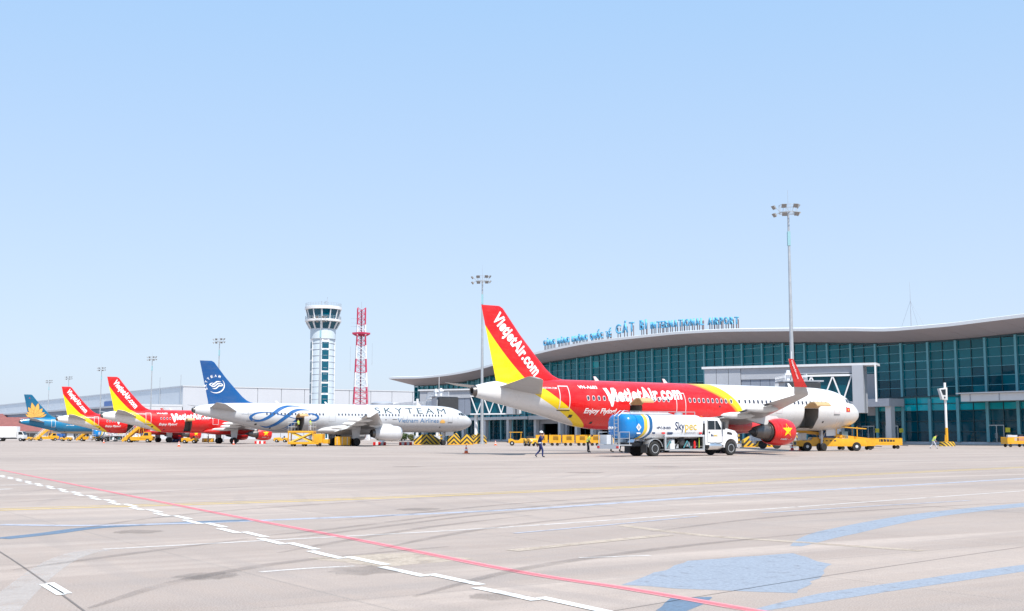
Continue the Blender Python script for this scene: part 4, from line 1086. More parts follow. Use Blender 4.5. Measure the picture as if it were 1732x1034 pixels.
# corridor that joins each fixed bridge to the terminal
def tunnel(name, label, p, q, z0, z1, w, rail=True, col=None, group='passenger bridges', segs=3, equip=()):
    p, q = Vector(p), Vector(q); d = q - p; L = d.length; rz = math.atan2(d.y, d.x)
    t = thing(name, label, 'jet bridge', (p.x, p.y, 0), rz, group); col = col or WHITE
    for i in range(segs):                       # telescoping sections, each a little smaller
        a, b = L * i / segs, L * (i + 1) / segs; k = .12 * i
        s = MB().box(a, b + .3, -w / 2 + k, w / 2 - k, z0 + k, z1 - k).build('tunnel_section', col, t)
        n = int((b - a) / .9); rib = MB().box(0, .12, w / 2 - k, w / 2 - k + .08, z0 + k + .1, z1 - k - .1).mesh('rib'); ribn = MB().box(0, .12, -w / 2 + k - .08, -w / 2 + k, z0 + k + .1, z1 - k - .1).mesh('rib')
        for j in range(n):
            for r_ in (rib, ribn): o = obj('rib', r_, LGREY, s); o.location.x = a + (j + .3) * .9
    return t, L
for i, (B, nm) in enumerate(((FB1, 'nearest jet'), (FB2, 'silver jet'))):
    c, s = math.cos(B.rotation_euler.z), math.sin(B.rotation_euler.z)
    e = Vector((B.location.x + c * 24.8, B.location.y + s * 24.8)); e2 = e + Vector((-.625, .78)) * 16
    MB().box(0, (e2 - e).length + 4, -1.5, 1.5, 6.4, 11.9).build('link_corridor', PANEL, B)
    o = B.children[-1]; o.rotation_euler.z = math.atan2(.78, -.625) - B.rotation_euler.z; o.location = (24.8, -1.4, 0)
DRB = []
def drive_bridge(label, p, q, z0=3.9, z1=6.7):
    t, L = tunnel('boarding_bridge', label, p, q, z0, z1, 2.7)
    # rotunda, cab, wheel carriage with ballast, roof gear
    MB().lathe([(z0 - .3, 2.2), (z1 + .35, 2.2), (z1 + .6, 1.6)], (0, 0, 0), 'z', 20).build('rotunda', PANEL, t, True)
    MB().tube((0, 0, 0), (0, 0, z0), .5, n=14).build('pillar', WHITE, t, True)
    cb = MB().box(L, L + 3.2, -1.9, 1.6, z0 - .2, z1 + .15).build('cab', PANEL, t); MB().box(L - .2, L + 3.5, -2.2, 1.9, z1 + .17, z1 + .3).build('cab_roof', GREYP, cb)
    MB().box(L + 3.2, L + 4.2, -1.7, 1.4, z0, z1).build('canopy', DARK, cb)
    x = L * .78
    for s_ in (-1, 1): MB().tube((x, s_ * 1.75, .6), (x, s_ * 1.75, z1 + .2), .22, n=10).build('lift_column', WHITE, t)
    MB().box(x - .5, x + .5, -2.2, 2.2, .9, 1.5).build('carriage_beam', LGREY, t)
    for s_ in (-1, 1): wheel('wheel', (x + 0, s_ * .8, .5), .5, .4, t)
    # roof gear
    ac = MB().box(L - 7.5, L - 4.5, -.8, .8, z1, z1 + .55).build('air_conditioner', OFFWHITE, t, bevel=.08)
    for xx in (L - 4.0, L - 1.0):
        MB().box(xx, xx + .28, -.2, .12, z1, z1 + 1.7).build('cable_mast', WHITE, t); MB().box(xx - .2, xx + .5, -.35, .3, z1 + 1.2, z1 + 1.42).build('lamp_box', WHITE, t)
    fr = MB()
    for a in range(9):
        xx = L - 5.2 + a * .62
        for yy in (-1.1, 1.1): fr.bar((xx, yy, z1), (xx, yy, z1 + 1.1), .06)
    for yy in (-1.1, 1.1):
        for zz_ in (.4, .75, 1.1): fr.bar((L - 5.2, yy, z1 + zz_), (L - .24, yy, z1 + zz_), .05)
    fr.build('guard_rail', WHITE, t); MB().tube((L - 2.2, 0, z1), (L - 2.2, 0, z1 + 3.6), .04, n=6).build('whip_aerial', WHITE, t)
    return t
B1 = drive_bridge('white telescopic boarding bridge docked at the nearest jet\'s nose', (-138.5, 130, 0), (-84.6, 92.6, 0))
B2 = drive_bridge('white ribbed boarding bridge running along behind the silver jet\'s roof line', (-207.5, 109.5, 0), (-166.0, 98.6, 0), 4.3, 7.5)
# striped ballast blocks under the bridges
def ballast(label, loc, rz, w, h, d=1.6):
    t = thing('ballast_block', label, 'barrier', loc, rz, 'striped ballast blocks')
    b = MB().prism([(-w / 2, 0), (w / 2, 0), (w / 2, h * .5), (w * .18, h), (-w * .18, h), (-w / 2, h * .5)], -d / 2, d / 2, 'y').build('block', STR_X, t, bevel=.03)
    MB().box(-w / 2, w / 2, -d / 2 - .06, d / 2 + .06, 0, .12).build('footing', YELLOW, t)
    return t
CR = math.atan2(c_right.y, c_right.x)
ballast('black and yellow striped ballast block behind the nearest jet\'s red engine', ground_at(1286, 756.5), CR, 4.6, 1.75)
ballast('black and yellow striped ballast block left of the silver jet\'s nose wheel', ground_at(722, 752.5), CR, 4.2, 1.7)
ballast('tall striped ballast block right of the silver jet\'s nose wheel', ground_at(768, 752.5), CR, 2.2, 1.9)
ballast('striped ballast block below the silver jet\'s blue nose cone', ground_at(790, 752.5), CR, 2.0, 1.7)
ballast('striped block at the foot of the mast beside the silver jet\'s nose', ground_at(812, 751), CR, 2.4, 1.9)

# ------------------------------------------------------------------ control tower
TW = thing('control_tower', 'tall pale control tower with dark glass cab and window strips', 'tower', (-385.7, 179.4, 0))
TWM = mat('tower_cladding', (.54, .62, .68), .5, var=.06, vscale=.15); TGL = mat('tower_glass', (.0, .085, .135), .08, var=.2)
sh = MB().lathe([(0, 4.25), (35.6, 4.1)], (0, 0, 0), 'z', 40).build('shaft', TWM, TW, True)
for z in [2.2 * i + 1 for i in range(16)]: MB().lathe([(z, 4.27), (z + .08, 4.27)], (0, 0, 0), 'z', 40).build('cladding_joint', LGREY, sh)
cd = math.atan2(-c_fw.y, -c_fw.x)
for az in (cd + R(22), cd - R(66), cd + R(112), cd - R(158)):
    ca, sa = math.cos(az), math.sin(az); tx, ty = -sa, ca
    st = MB()
    st.add([(ca * 4.16 + tx * s_ * 1.35, sa * 4.16 + ty * s_ * 1.35, z) for z in (0, 35.6) for s_ in (-1, 1)] + [(ca * 3.4 + tx * s_ * 1.35, sa * 3.4 + ty * s_ * 1.35, z) for z in (0, 35.6) for s_ in (-1, 1)], [(0, 1, 3, 2), (4, 6, 7, 5), (0, 4, 5, 1), (2, 3, 7, 6), (0, 2, 6, 4), (1, 5, 7, 3)])
    st.build('window_strip', WHITE, sh)
    for i in range(9):
        z0 = .6 + i * 3.95; h = 3.3 if i < 8 else 2.2; g = MB()
        g.add([(ca * rr + tx * s_ * 1.2, sa * rr + ty * s_ * 1.2, z) for rr in (4.2, 3.9) for z in (z0, z0 + h) for s_ in (-1, 1)], [(0, 1, 3, 2), (4, 6, 7, 5), (0, 4, 5, 1), (2, 3, 7, 6), (0, 2, 6, 4), (1, 5, 7, 3)])
        g.build('window', TGL, sh)
MB().lathe([(35.6, 4.5), (39.2, 4.5)], (0, 0, 0), 'z', 40).build('collar', TWM, TW, True)
lo = MB().lathe([(39.2, 4.6), (41.6, 5.9)], (0, 0, 0), 'z', 12).build('lower_glazing', TGL, TW)
MB().lathe([(41.6, 6.0), (41.8, 6.45), (42.5, 6.5), (42.6, 6.0)], (0, 0, 0), 'z', 36).build('balcony', WHITE, TW, True)
cb = MB().lathe([(42.6, 5.2), (46.0, 6.05)], (0, 0, 0), 'z', 12).build('cab_glazing', TGL, TW)
for i in range(12):
    a = 2 * math.pi * i / 12; MB().bar((math.cos(a) * 5.23, math.sin(a) * 5.23, 42.6), (math.cos(a) * 6.1, math.sin(a) * 6.1, 46.0), .32).build('cab_post', WHITE, cb); MB().bar((math.cos(a) * 4.63, math.sin(a) * 4.63, 39.2), (math.cos(a) * 5.95, math.sin(a) * 5.95, 41.6), .5).build('cab_post', WHITE, lo)
MB().lathe([(46.0, 6.2), (46.1, 6.55), (47.0, 6.6), (47.15, 6.2)], (0, 0, 0), 'z', 36).build('cab_roof', WHITE, TW, True)
for r_, z0, nm in ((6.3, 47.15, 'roof_railing'), (6.3, 42.5, 'balcony_railing')):
    m = MB()
    for i in range(36):
        a, b = 2 * math.pi * i / 36, 2 * math.pi * (i + 1) / 36; P = lambda q, z: (math.cos(q) * r_, math.sin(q) * r_, z)
        m.bar(P(a, z0), P(a, z0 + 1.15), .07)
        for dz in (.6, 1.15): m.bar(P(a, z0 + dz), P(b, z0 + dz), .06)
    m.build(nm, STEEL, TW)
for i, (x, y, h) in enumerate(((1, 1, 3.4), (-2.5, 2, 2.4), (-3.4, 2.8, 2.6), (-1.6, 1.2, 2.0), (2.6, -2, 1.6))):
    a = MB().tube((x, y, 47.1), (x, y, 47.1 + h), .06, n=6).build('aerial', STEEL, TW); MB().box(x - .3, x + .3, y - .05, y + .05, 47.1 + h, 47.2 + h).build('aerial_head', STEEL, a)

# ------------------------------------------------------------------ red and white lattice mast
LM = thing('lattice_mast', 'red and white banded steel lattice mast right of the control tower', 'tower', (-342, 172.5, 0), CR + R(12))
MR = mat('mast_red', (.50, .03, .09), .5, var=.1); MW = mat('mast_white', (.72, .72, .74), .5, var=.06)
MH = 42.5; hw = lambda z: 2.75 - 1.5 * min(z / 36, 1) ** .8
bands = [(0, 11.5, MW), (11.5, 17.0, MR), (17, 21.6, MW), (21.6, 26.0, MR), (26, 30.3, MW), (30.3, 33.6, MR), (33.6, 37.0, MW), (37, 42.5, MR)]
for a, b, m in bands:
    mb = MB(); n = max(2, round((b - a) / 1.9))
    for i in range(n):
        za, zb = a + (b - a) * i / n, a + (b - a) * (i + 1) / n; wa, wb = hw(za), hw(zb)
        ca = [(wa, wa, za), (-wa, wa, za), (-wa, -wa, za), (wa, -wa, za)]; cb_ = [(wb, wb, zb), (-wb, wb, zb), (-wb, -wb, zb), (wb, -wb, zb)]
        for k in range(4):
            mb.bar(ca[k], cb_[k], .26); mb.bar(ca[k], cb_[(k + 1) % 4], .11); mb.bar(ca[(k + 1) % 4], cb_[k], .11); mb.bar(ca[k], ca[(k + 1) % 4], .11)
    mb.build('mast_section', m, LM)
MB().lathe([(33.4, 1.9), (34.0, 2.9), (34.5, 2.9), (34.6, 1.9)], (0, 0, 0), 'z', 4).build('platform', MR, LM); MB().tube((0, 0, 0), (0, 0, 42), .22, n=8).build('ladder_core', mat('mast_cable_dark', (.14, .06, .1), .6), LM)
MB().tube((0, 0, 42.5), (0, 0, 44.6), .06, n=6).build('tip', STEEL, LM)
for x, z0, z1 in ((3.6, 24, 31), (-3.4, 22, 30), (2.6, 10, 18)): MB().tube((x, 0, z0), (x, 0, z1), .04, n=5).build('whip_aerial', STEEL, LM)
for z in (36.5, 37.6, 39): MB().bar((-3.4, .5, z), (0, .5, z), .08).build('aerial_arm', STEEL, LM)

# ------------------------------------------------------------------ freight hangar and far buildings
HG = thing('freight_hangar', 'huge pale grey panelled hangar behind the parked jets', 'building', (-489, 164, 0))
HW_ = mat('hangar_cladding', (.47, .49, .53), .6, var=.05, vscale=.05); HW2 = mat('hangar_cladding_pale', (.55, .57, .60), .6, var=.05, vscale=.05)
MB().box(-420, -.4, .4, 330, 0, 21.6).build('core', GREYP, HG)
for i in range(14): MB().box(-(i + 1) * 30 + .15, -i * 30 - .15, 0, .35, 13.2, 22).build('wall_panel', HW2, HG)
for i in range(30): MB().box(-.35, 0, i * 11 + .12, (i + 1) * 11 - .12, 0, 22).build('wall_panel', HW_, HG)
MB().box(-420, .2, -.25, 330, 22, 22.4).build('parapet', LGREY, HG)
an_ = MB().box(-420, 0, -18, -.2, 0, 13.6).build('annex', mat('annex_blue_grey', (.17, .22, .30), .5, var=.1), HG); MB().box(-420, .6, -18.8, -.2, 13.6, 14.4).build('annex_roof', LGREY, an_)
for i in range(26): MB().box(-(i + 1) * 15.5 + 3, -i * 15.5 - 3, -18.15, -18.02, 4.5, 12).build('window', TGL, an_)
MB().box(-.3, .5, -18.6, -.4, 0, 13.6).build('annex_end', LGREY, an_)
sg = MB()
for a, b in ((-118, -103), (-101, -92), (-90, -82)): sg.box(a, b, -.5, -.1, 15.2, 18.4)
for x, w_, z, h_ in ((-118, 15, 17.2, 1.9), (-101, 3, 15, 4), (-96, 3, 15, 4.4), (-90, 8, 16.6, 1.4)): pass
sg.build('wall_sign', BLUEP, HG)
for x, z in ((-30, 17), (-2, 8)): MB().tube((x, -.4, 0), (x, -.4, 27), .12, n=6).build('ladder', STEEL, HG)
# low houses with red tiled roofs at the far left
TILE = mat('red_brown_roof_tiles', (.24, .085, .075), .75, var=.35, vscale=.6, bump=.4)
def low_house(label, px, d, w, dep, h, rh, rz=0.):
    c = c_fw * d + c_right * ((px - 866) / FPX * d); t = thing('low_house', label, 'house', (c.x, c.y, 0), CR + rz, 'low houses far behind the apron')
    MB().box(-w / 2, w / 2, 0, dep, 0, h).build('wall', CONCL, t)
    MB().prism([(-1, h), (dep + 1, h), (dep / 2, h + rh)], -w / 2 - 1, w / 2 + 1).build('roof', TILE, t)
    for i in range(int(w / 5)): MB().box(-w / 2 + 1.5 + i * 5, -w / 2 + 3.7 + i * 5, -.08, .02, 1, h - .8).build('window', GLASSD, t)
    return t
low_house('long low building with a red brown roof at the far left edge', 25, 520, 60, 16, 5.0, 4.6)
low_house('low building with red brown roof partly hidden by the teal jet', 110, 470, 44, 14, 3.2, 4.0)
low_house('distant pale house behind the teal jet\'s tail', 60, 700, 50, 20, 12, 2.5)
low_house('distant low pale shed between red jet and silver jet', 455, 620, 70, 20, 4, 2)
# ------------------------------------------------------------------ floodlight masts
def flood_mast(label, loc, H=30.0):
    t = thing('floodlight_mast', label, 'light mast', loc, CR, 'floodlight masts')
    pole = MB().lathe([(0, .30), (.4, .30), (12, .25), (H - .5, .13)], (0, 0, 0), 'z', 14).build('pole', STEEL, t, True)
    MB().lathe([(0, .55), (.3, .55), (.32, .32)], (0, 0, 0), 'z', 14).build('base_flange', STEEL, pole)
    MB().tube((0, 0, H - .5), (0, 0, H + 2.6), .03, .015, 6).build('lightning_rod', STEEL, pole)
    MB().box(-.18, .18, -.2, .2, H - 4.6, H - 2.8).build('winch_box', mat('pale_teal_box', (.25, .45, .5), .5), pole)
    ring = MB()
    for i in range(16):
        a, b = 2 * math.pi * i / 16, 2 * math.pi * (i + 1) / 16; r = 1.15
        ring.bar((math.cos(a) * r, math.sin(a) * r, H - .4), (math.cos(b) * r, math.sin(b) * r, H - .4), .09); ring.bar((math.cos(a) * r, math.sin(a) * r, H + .55), (math.cos(b) * r, math.sin(b) * r, H + .55), .05)
        if i % 4 == 0: ring.bar((0, 0, H - .4), (math.cos(a) * r, math.sin(a) * r, H - .4), .09)
        if i % 2 == 0: ring.bar((math.cos(a) * r, math.sin(a) * r, H - .4), (math.cos(a) * r, math.sin(a) * r, H + .55), .05)
    ring.build('head_frame', STEEL, t)
    for k, (x, y, dz, yaw) in enumerate(((-1.9, -.1, .25, 200), (-1.85, -.2, -.75, 200), (-.75, -1.1, .3, 265), (-.7, -1.1, -.75, 265), (.75, -1.0, .35, 280), (.85, -1.05, -.7, 285), (1.45, .2, .45, 350), (1.5, .3, -.5, 0))):
        a = R(yaw); f = Vector((math.cos(a), math.sin(a), -.75)).normalized(); sd = Vector((-math.sin(a), math.cos(a), 0)); up = sd.cross(f) * -1
        c = Vector((x, y, H + dz)); mb = MB(); vs = []
        for d_, s_ in ((0, 1.), (-.22, .75)):
            for i, j in ((-1, -1), (1, -1), (1, 1), (-1, 1)): vs.append(c + f * d_ + sd * (i * .32 * s_) + up * (j * .27 * s_))
        mb.add(vs, [(0, 1, 2, 3), (7, 6, 5, 4), (4, 5, 1, 0), (5, 6, 2, 1), (6, 7, 3, 2), (7, 4, 0, 3)]); fl = mb.build('floodlight', mat('lamp_housing', (.30, .29, .28), .5, .3), t)
        MB().bar(c - f * .2, (math.cos(a) * 1.1, math.sin(a) * 1.1, H - .4), .06).build('bracket', STEEL, fl)
    return t
ML = [(1340, 148, 'tallest floodlight mast standing behind the nearest jet'), (815.5, 215, 'floodlight mast at the nearest jet\'s tail, its foot in stripes'), (541, 289, 'floodlight mast in front of the control tower'),
      (370, 356, 'floodlight mast right of the plain blue tail fin'), (257, 438, 'floodlight mast right of the middle red tail fin'), (172, 509, 'floodlight mast left of the middle red tail fin'),
      (117, 588, 'floodlight mast behind the leftmost red tail fin'), (84, 627, 'leftmost floodlight mast, right of the lotus tail fin')]
M0 = None
for px, d, lb in ML:
    c = c_fw * d + c_right * ((px - 866) / FPX * d)
    if M0 is None: M0 = flood_mast(lb, (c.x, c.y, 0))
    else: dup(M0, (c.x, c.y, 0), CR, lb)

# ------------------------------------------------------------------ fuel truck
def tank_paint():
    m, N, b = new_mat('tanker_paint'); tc = N.new('ShaderNodeTexCoord').outputs['Object']; sp = N.new('ShaderNodeSeparateXYZ'); N.link(tc, sp.inputs[0])
    lowz = N.m('MAXIMUM', N.m('SUBTRACT', 2.15, sp.outputs[2]), 0)
    y = N.add(sp.outputs[1], N.mul(N.mul(lowz, lowz), .75))
    BL, YE, WH = (.0, .19, .52, 1), (.62, .47, .06, 1), (.74, .75, .76, 1)
    c = BL
    c = N.mix(N.step(N.add(y, 1.02), .01), c, YE); c = N.mix(N.step(N.add(y, .70), .01), c, WH); c = N.mix(N.step(N.add(y, .52), .01), c, (.006, .09, .24, 1)); c = N.mix(N.step(N.add(y, .22), .01), c, WH)
    c = N.mix(N.maprange(N.noise(tc, 2, 7, .7), .5, .8, 0, .2), c, (.3, .29, .27, 1))
    N.link(c, b.inputs['Base Color']); b.inputs['Roughness'].default_value = .25; b.inputs['Coat Weight'].default_value = .4; return m
TANKP = tank_paint(); SKYB = mat('dark_blue_lettering', (.01, .03, .09), .4, var=.05); SKYY = mat('gold_lettering', (.62, .42, .03), .4, var=.05)
def road_wheel(parent, x, y, r=.53, w=.32, hub=STEEL, dual=False):
    s = 1 if x > 0 else -1
    t = MB().lathe([(-w / 2, r * .55), (-w / 2, r * .88), (-w * .36, r * .985), (w * .36, r * .985), (w / 2, r * .88), (w / 2, r * .55)], (x, y, r), 'x', 28).build('wheel', BLACK, parent, True)
    d = w * .5 * s
    MB().lathe([(d * .1, .02), (d * .1, r * .52), (d * .5, r * .54), (d * 1.02, r * .58), (d * 1.04, r * .5), (d * .3, r * .4), (d * .3, r * .22), (d * .95, r * .2), (d, .02)] if s > 0 else [(d, .02), (d * .95, r * .2), (d * .3, r * .22), (d * .3, r * .4), (d * 1.04, r * .5), (d * 1.02, r * .58), (d * .5, r * .54), (d * .1, r * .52), (d * .1, .02)], (x, y, r), 'x', 24).build('rim', hub, t, True)
    return t
def fuel_truck(label, loc, rz=0.):
    t = thing('fuel_truck', label, 'fuel truck', loc, rz, 'fuel trucks')
    MB().box(-.45, .45, -2.2, 7.9, .72, 1.0).build('chassis', DARK, t)
    def ring(y, w, zb, zt, e=.62, n=36):
        return [(math.copysign(abs(math.cos(a)) ** e, math.cos(a)) * w, y, (zb + zt) / 2 + (zt - zb) / 2 * math.copysign(abs(math.sin(a)) ** e, math.sin(a))) for a in [2 * math.pi * i / n for i in range(n)]]
    mb = MB(); mb.loft([ring(-2.65, .5, 1.6, 2.7), ring(-2.6, .95, 1.4, 2.92), ring(-2.45, 1.15, 1.28, 3.03), ring(-2.2, 1.22, 1.23, 3.08), ring(-.3, 1.22, 1.22, 3.08), ring(2, 1.22, 1.24, 3.06), ring(4.6, 1.22, 1.26, 3.05), ring(4.85, 1.1, 1.35, 2.98), ring(4.95, .6, 1.6, 2.7)])
    tk = mb.build('tank', TANKP, t, True, angle=50)
    for yy in (-1.98, -1.38): pass
    mb = MB(); mb.loft([ring(-1.72, 1.235, 1.215, 3.095), ring(-1.64, 1.235, 1.215, 3.095)]); mb.build('tank_band', mat('tank_band_blue', (.0, .15, .44), .3), tk, True)
    # catwalk with manlid hump on top
    MB().prism([(-1.9, 3.04), (-1.4, 3.2), (1.6, 3.2), (2.2, 3.04)], -.75, .75).build('catwalk', LGREY, tk)
    for yy in (-1.2, .4, 3.4): MB().lathe([(3.05, .3), (3.2, .3), (3.22, .12)], (0, yy, 0), 'z', 14).build('manlid', STEEL, tk)
    # folded guard rail
    gr = MB()
    for yy in [-1.9 + .9 * i for i in range(8)]: gr.bar((.7, yy, 3.05), (.7, yy, 3.26), .04)
    gr.bar((.7, -1.9, 3.26), (.7, 4.4, 3.26), .04); gr.build('guard_rail', STEEL, tk)
    S = lambda y0, z0: (lambda a, b: (1.238 + .004, y0 + a, z0 + b))
    text_on('lettering', 'Sky', S(1.95, 1.93), .92, .62, SKYB, tk, 0, bold=.01); text_on('lettering', 'pec', S(2.92, 1.93), 1.16, .62, SKYY, tk, 0, bold=.005)
    text_on('lettering', 'NPV2-28-0003', S(.15, 1.98), 1.35, .19, SKYB, tk); text_on('lettering', 'AVIATION FUEL SUPPLY', S(2.9, 1.66), 1.1, .07, SKYB, tk)
    for y0, w, m in ((-.25, .24, SKYB), (.65, .3, REDP), (1.2, .5, SKYB), (4.35, .25, REDP)): MB().box(1.2, 1.245, y0, y0 + w, 1.62, 1.74).build('reflector', m, tk)
    mb = MB(); mb.add([(1.236, -1.55 + a, 2.1 + b) for a, b in ((0, -.28), (.24, 0), (0, .28), (-.24, 0))], [(0, 1, 2, 3)]); pl = mb.build('hazard_diamond', WHITE, tk)
    mb = MB(); mb.add([(1.24, -1.55 + a, 2.1 + b) for a, b in ((0, -.18), (.15, 0), (0, .18), (-.15, 0))], [(0, 1, 2, 3)]); mb.build('diamond_inset', GREYP, pl)
    MB().box(1.21, 1.238, -1.75, -1.4, 1.62, 1.72).build('label_plate', WHITE, tk)
    for x in (-.75, -.45, -.12): MB().lathe([(-2.70, .02), (-2.70, .11), (-2.6, .11)], (x, 0, 2.05), 'y', 12).build('gauge', WHITE, tk)
    # rear platform, ladder, rails
    pf = MB().box(-1.25, 1.25, -3.35, -2.25, .78, .86).build('rear_platform', STEEL, t); MB().box(-1.25, 1.25, -3.42, -3.34, .55, .86).build('bumper', LGREY, pf)
    for x in (-1.1, 1.1): MB().box(x - .12, x + .12, -3.46, -3.42, .6, .75).build('tail_lamp', REDP, pf)
    ld = MB()
    for x in (.05, .5): ld.path([(x, -2.86, .8), (x, -2.86, 2.9), (x, -2.3, 3.3), (x, -1.9, 3.25)], .03)
    for i in range(8): ld.tube((.05, -2.86, 1.0 + i * .27), (.5, -2.86, 1.0 + i * .27), .022, n=6)
    ld.build('ladder', STEEL, t)
    rl = MB()
    for x in (-1.2, 1.2): rl.path([(x, -3.3, .86), (x, -3.3, 1.75), (x, -2.4, 1.75), (x, -2.4, .86)], .028); rl.tube((x, -3.3, 1.3), (x, -2.4, 1.3), .02, n=6)
    rl.build('handrail', STEEL, t)
    MB().box(-1.2, -.4, -3.2, -2.6, .88, 1.55).build('hose_cabinet', LGREY, t, bevel=.02)
    for x in (-.2, .8): MB().path([(x, -2.9, .78), (x, -3.0, .4), (x + .2, -2.9, .35)], .05).build('hose', BLACK, t)
    # rear wheels and mudguards
    for s in (1, -1):
        road_wheel(t, s * 1.06, 0, .55, .3); road_wheel(t, s * .74, 0, .55, .3)
        pts = [(math.cos(R(a)) * .72, .55 + math.sin(R(a)) * .72) for a in range(10, 171, 16)]
        mb = MB(); mb.loft([[(s * .55, p[0], p[1]), (s * 1.25, p[0], p[1]), (s * 1.25, p[0] * .94, .55 + (p[1] - .55) * .94), (s * .55, p[0] * .94, .55 + (p[1] - .55) * .94)] for p in pts]); mb.build('mudguard', CHROME, t, True)
        MB().box(s * .6, s * 1.25, -.86, -.8, .25, .85).build('mud_flap', DARK, t); road_wheel(t, s * 1.06, 7.62, .55, .3)
    # pump cabinet, open on the side
    cab = MB().box(-1.2, 1.2, .95, 4.9, 1.42, 1.56).build('pump_cabinet_top', LGREY, t); MB().box(-1.2, 1.2, .95, 4.9, .42, .52).build('pump_cabinet_floor', STEEL, cab)
    for y in (.95, 4.75):
        for x in (-1.2, 1.08): MB().box(x, x + .12, y, y + .15, .52, 1.42).build('cabinet_post', STEEL, cab)
    MB().box(-.3, -.2, 1.1, 4.75, .52, 1.42).build('cabinet_back', DARK, cab)
    pb = [('pump', (.75, 1.9, .95), .3, LGREY), ('filter_vessel', (.7, 2.9, 1.05), .33, DARK), ('meter', (.7, 3.6, .85), .2, STEEL), ('pump', (.8, 2.4, .72), .18, STEEL)]
    for nm, c, r_, m in pb: MB().lathe([(-r_, r_ * .5), (-r_ * .8, r_), (r_ * .8, r_), (r_, r_ * .5)], c, 'z', 14).build(nm, m, cab, True)
    MB().box(.55, 1.05, 1.6, 2.05, .52, .92).build('meter_box', OFFWHITE, cab, bevel=.02); MB().lathe([(0, .09), (.45, .09), (.5, .04), (.58, .03)], (1.0, 4.05, .55), 'z', 12).build('fire_extinguisher', REDP, cab, True)
    for i in range(4): MB().path([(.95, 1.3 + i * .85, .6), (1.02, 1.6 + i * .85, 1.1), (.95, 1.9 + i * .85, .62)], .04).build('hose', BLACK if i % 2 else mat('teal_hose', (.05, .25, .3), .6), cab)
    MB().bar((1.0, 4.5, .6), (1.02, 4.5, 1.35), .05).build('hi_vis_strip', HIVIS, cab)
    # cab with bonnet: side outline pushed across the width
    body = MB().prism([(5.05, 1.0), (5.05, 2.62), (5.2, 2.86), (6.35, 2.86), (6.5, 2.8), (7.02, 2.08), (8.15, 1.86), (8.42, 1.6), (8.46, .95), (8.2, .9), (8.18, 1.0)] + [(7.62 + math.cos(R(a)) * .68, .62 + math.sin(R(a)) * .68) for a in range(25, 156, 13)] + [(6.95, .8), (5.05, .8)], -1.1, 1.1).build('cab', WHITE, t, bevel=.05)
    for s in (1, -1):
        MB().prism([(5.35, 1.95), (5.35, 2.62), (6.32, 2.62), (6.72, 2.02), (6.66, 1.95)], s * 1.095, s * 1.112).build('side_window', GLASSD, body)
        MB().bar((6.08, 0, 0), (6.08, 0, 0), .01)
        MB().box(s * 1.105, s * 1.118, 6.04, 6.08, 1.95, 2.62).build('window_bar', WHITE, body)
        m = MB(); X = s * 1.108
        for a, b in (((5.3, .98), (5.3, 2.7)), ((6.78, .98), (6.78, 1.95)), ((5.3, .98), (6.78, .98))): m.bar((X, *a), (X, *b), .025)
        m.build('door_gap', DARK, body); MB().box(s * 1.1, s * 1.15, 5.4, 5.55, 1.72, 1.8).build('door_handle', DARK, body)
        mr = MB().box(s * 1.2, s * 1.42, 6.72, 6.86, 1.95, 2.55).build('mirror', DARK, body, bevel=.02); MB().bar((s * 1.1, 6.7, 2.5), (s * 1.3, 6.76, 2.52), .03).build('mirror_arm', CHROME, mr)
        fa = [(math.cos(R(a)) * .72, .6 + math.sin(R(a)) * .72) for a in range(0, 181, 15)]
        mb = MB(); mb.loft([[(s * .8, 7.62 + p[0], p[1]), (s * 1.2, 7.62 + p[0], p[1]), (s * 1.2, 7.62 + p[0] * .93, .6 + (p[1] - .6) * .93), (s * .8, 7.62 + p[0] * .93, .6 + (p[1] - .6) * .93)] for p in fa]); mb.build('wheel_arch', WHITE, body, True)
        hl = MB().box(s * .75, s * 1.12, 8.3, 8.47, 1.42, 1.62).build('headlight', CHROME, body, bevel=.03)
        MB().prism([(7.3, 1.62), (7.85, 1.55), (7.8, 1.72), (7.35, 1.8)], s * 1.1, s * 1.115).build('bonnet_vent', DARK, body)
        ft = MB().lathe([(5.35, .02), (5.35, .27), (5.4, .3), (6.6, .3), (6.65, .27), (6.65, .02)], (s * .95, 0, .72), 'y', 18).build('diesel_tank', CHROME, t, True)
        for k in range(2): MB().box(s * .95, s * 1.2, 5.5 + k * .6, 5.9 + k * .6, .95 + .0, 1.0).build('step', STEEL, ft)
    MB().add([(-1.0, 6.53, 2.74), (1.0, 6.53, 2.74), (1.0, 7.0, 2.1), (-1.0, 7.0, 2.1)], [(0, 1, 2, 3)]).build('windscreen', GLASSD, body)
    MB().box(-.75, .75, 8.43, 8.49, 1.05, 1.55).build('grille', DARK, body); MB().box(-1.15, 1.15, 8.4, 8.62, .55, .88).build('bumper', CHROME, body, bevel=.04)
    MB().box(-1.1, 1.1, 4.98, 5.05, .8, 2.4).build('cab_rear', DARK, body); MB().tube((-.8, 5.0, 1.0), (-.8, 5.0, 2.95), .07, n=10).build('exhaust_stack', CHROME, body)
    text_on('lettering', 'Sky', lambda a, b: (1.122, 5.62 + a, 1.45 + b), .3, .2, SKYB, body); text_on('lettering', 'pec', lambda a, b: (1.122, 5.94 + a, 1.45 + b), .38, .2, SKYY, body)
    MB().lathe([(2.86, .1), (2.98, .09), (3.0, .02)], (0, 5.7, 0), 'z', 12).build('beacon', ORANGE, body)
    return t
FT = fuel_truck('blue and white fuel truck with conventional cab in front of the nearest jet', (-67.1, 57.1, 0))
g = ground_at(176, 747.6); dup(FT, (g.x, g.y, 0), 0, 'distant fuel truck half hidden behind yellow stairs below the leftmost red jet')

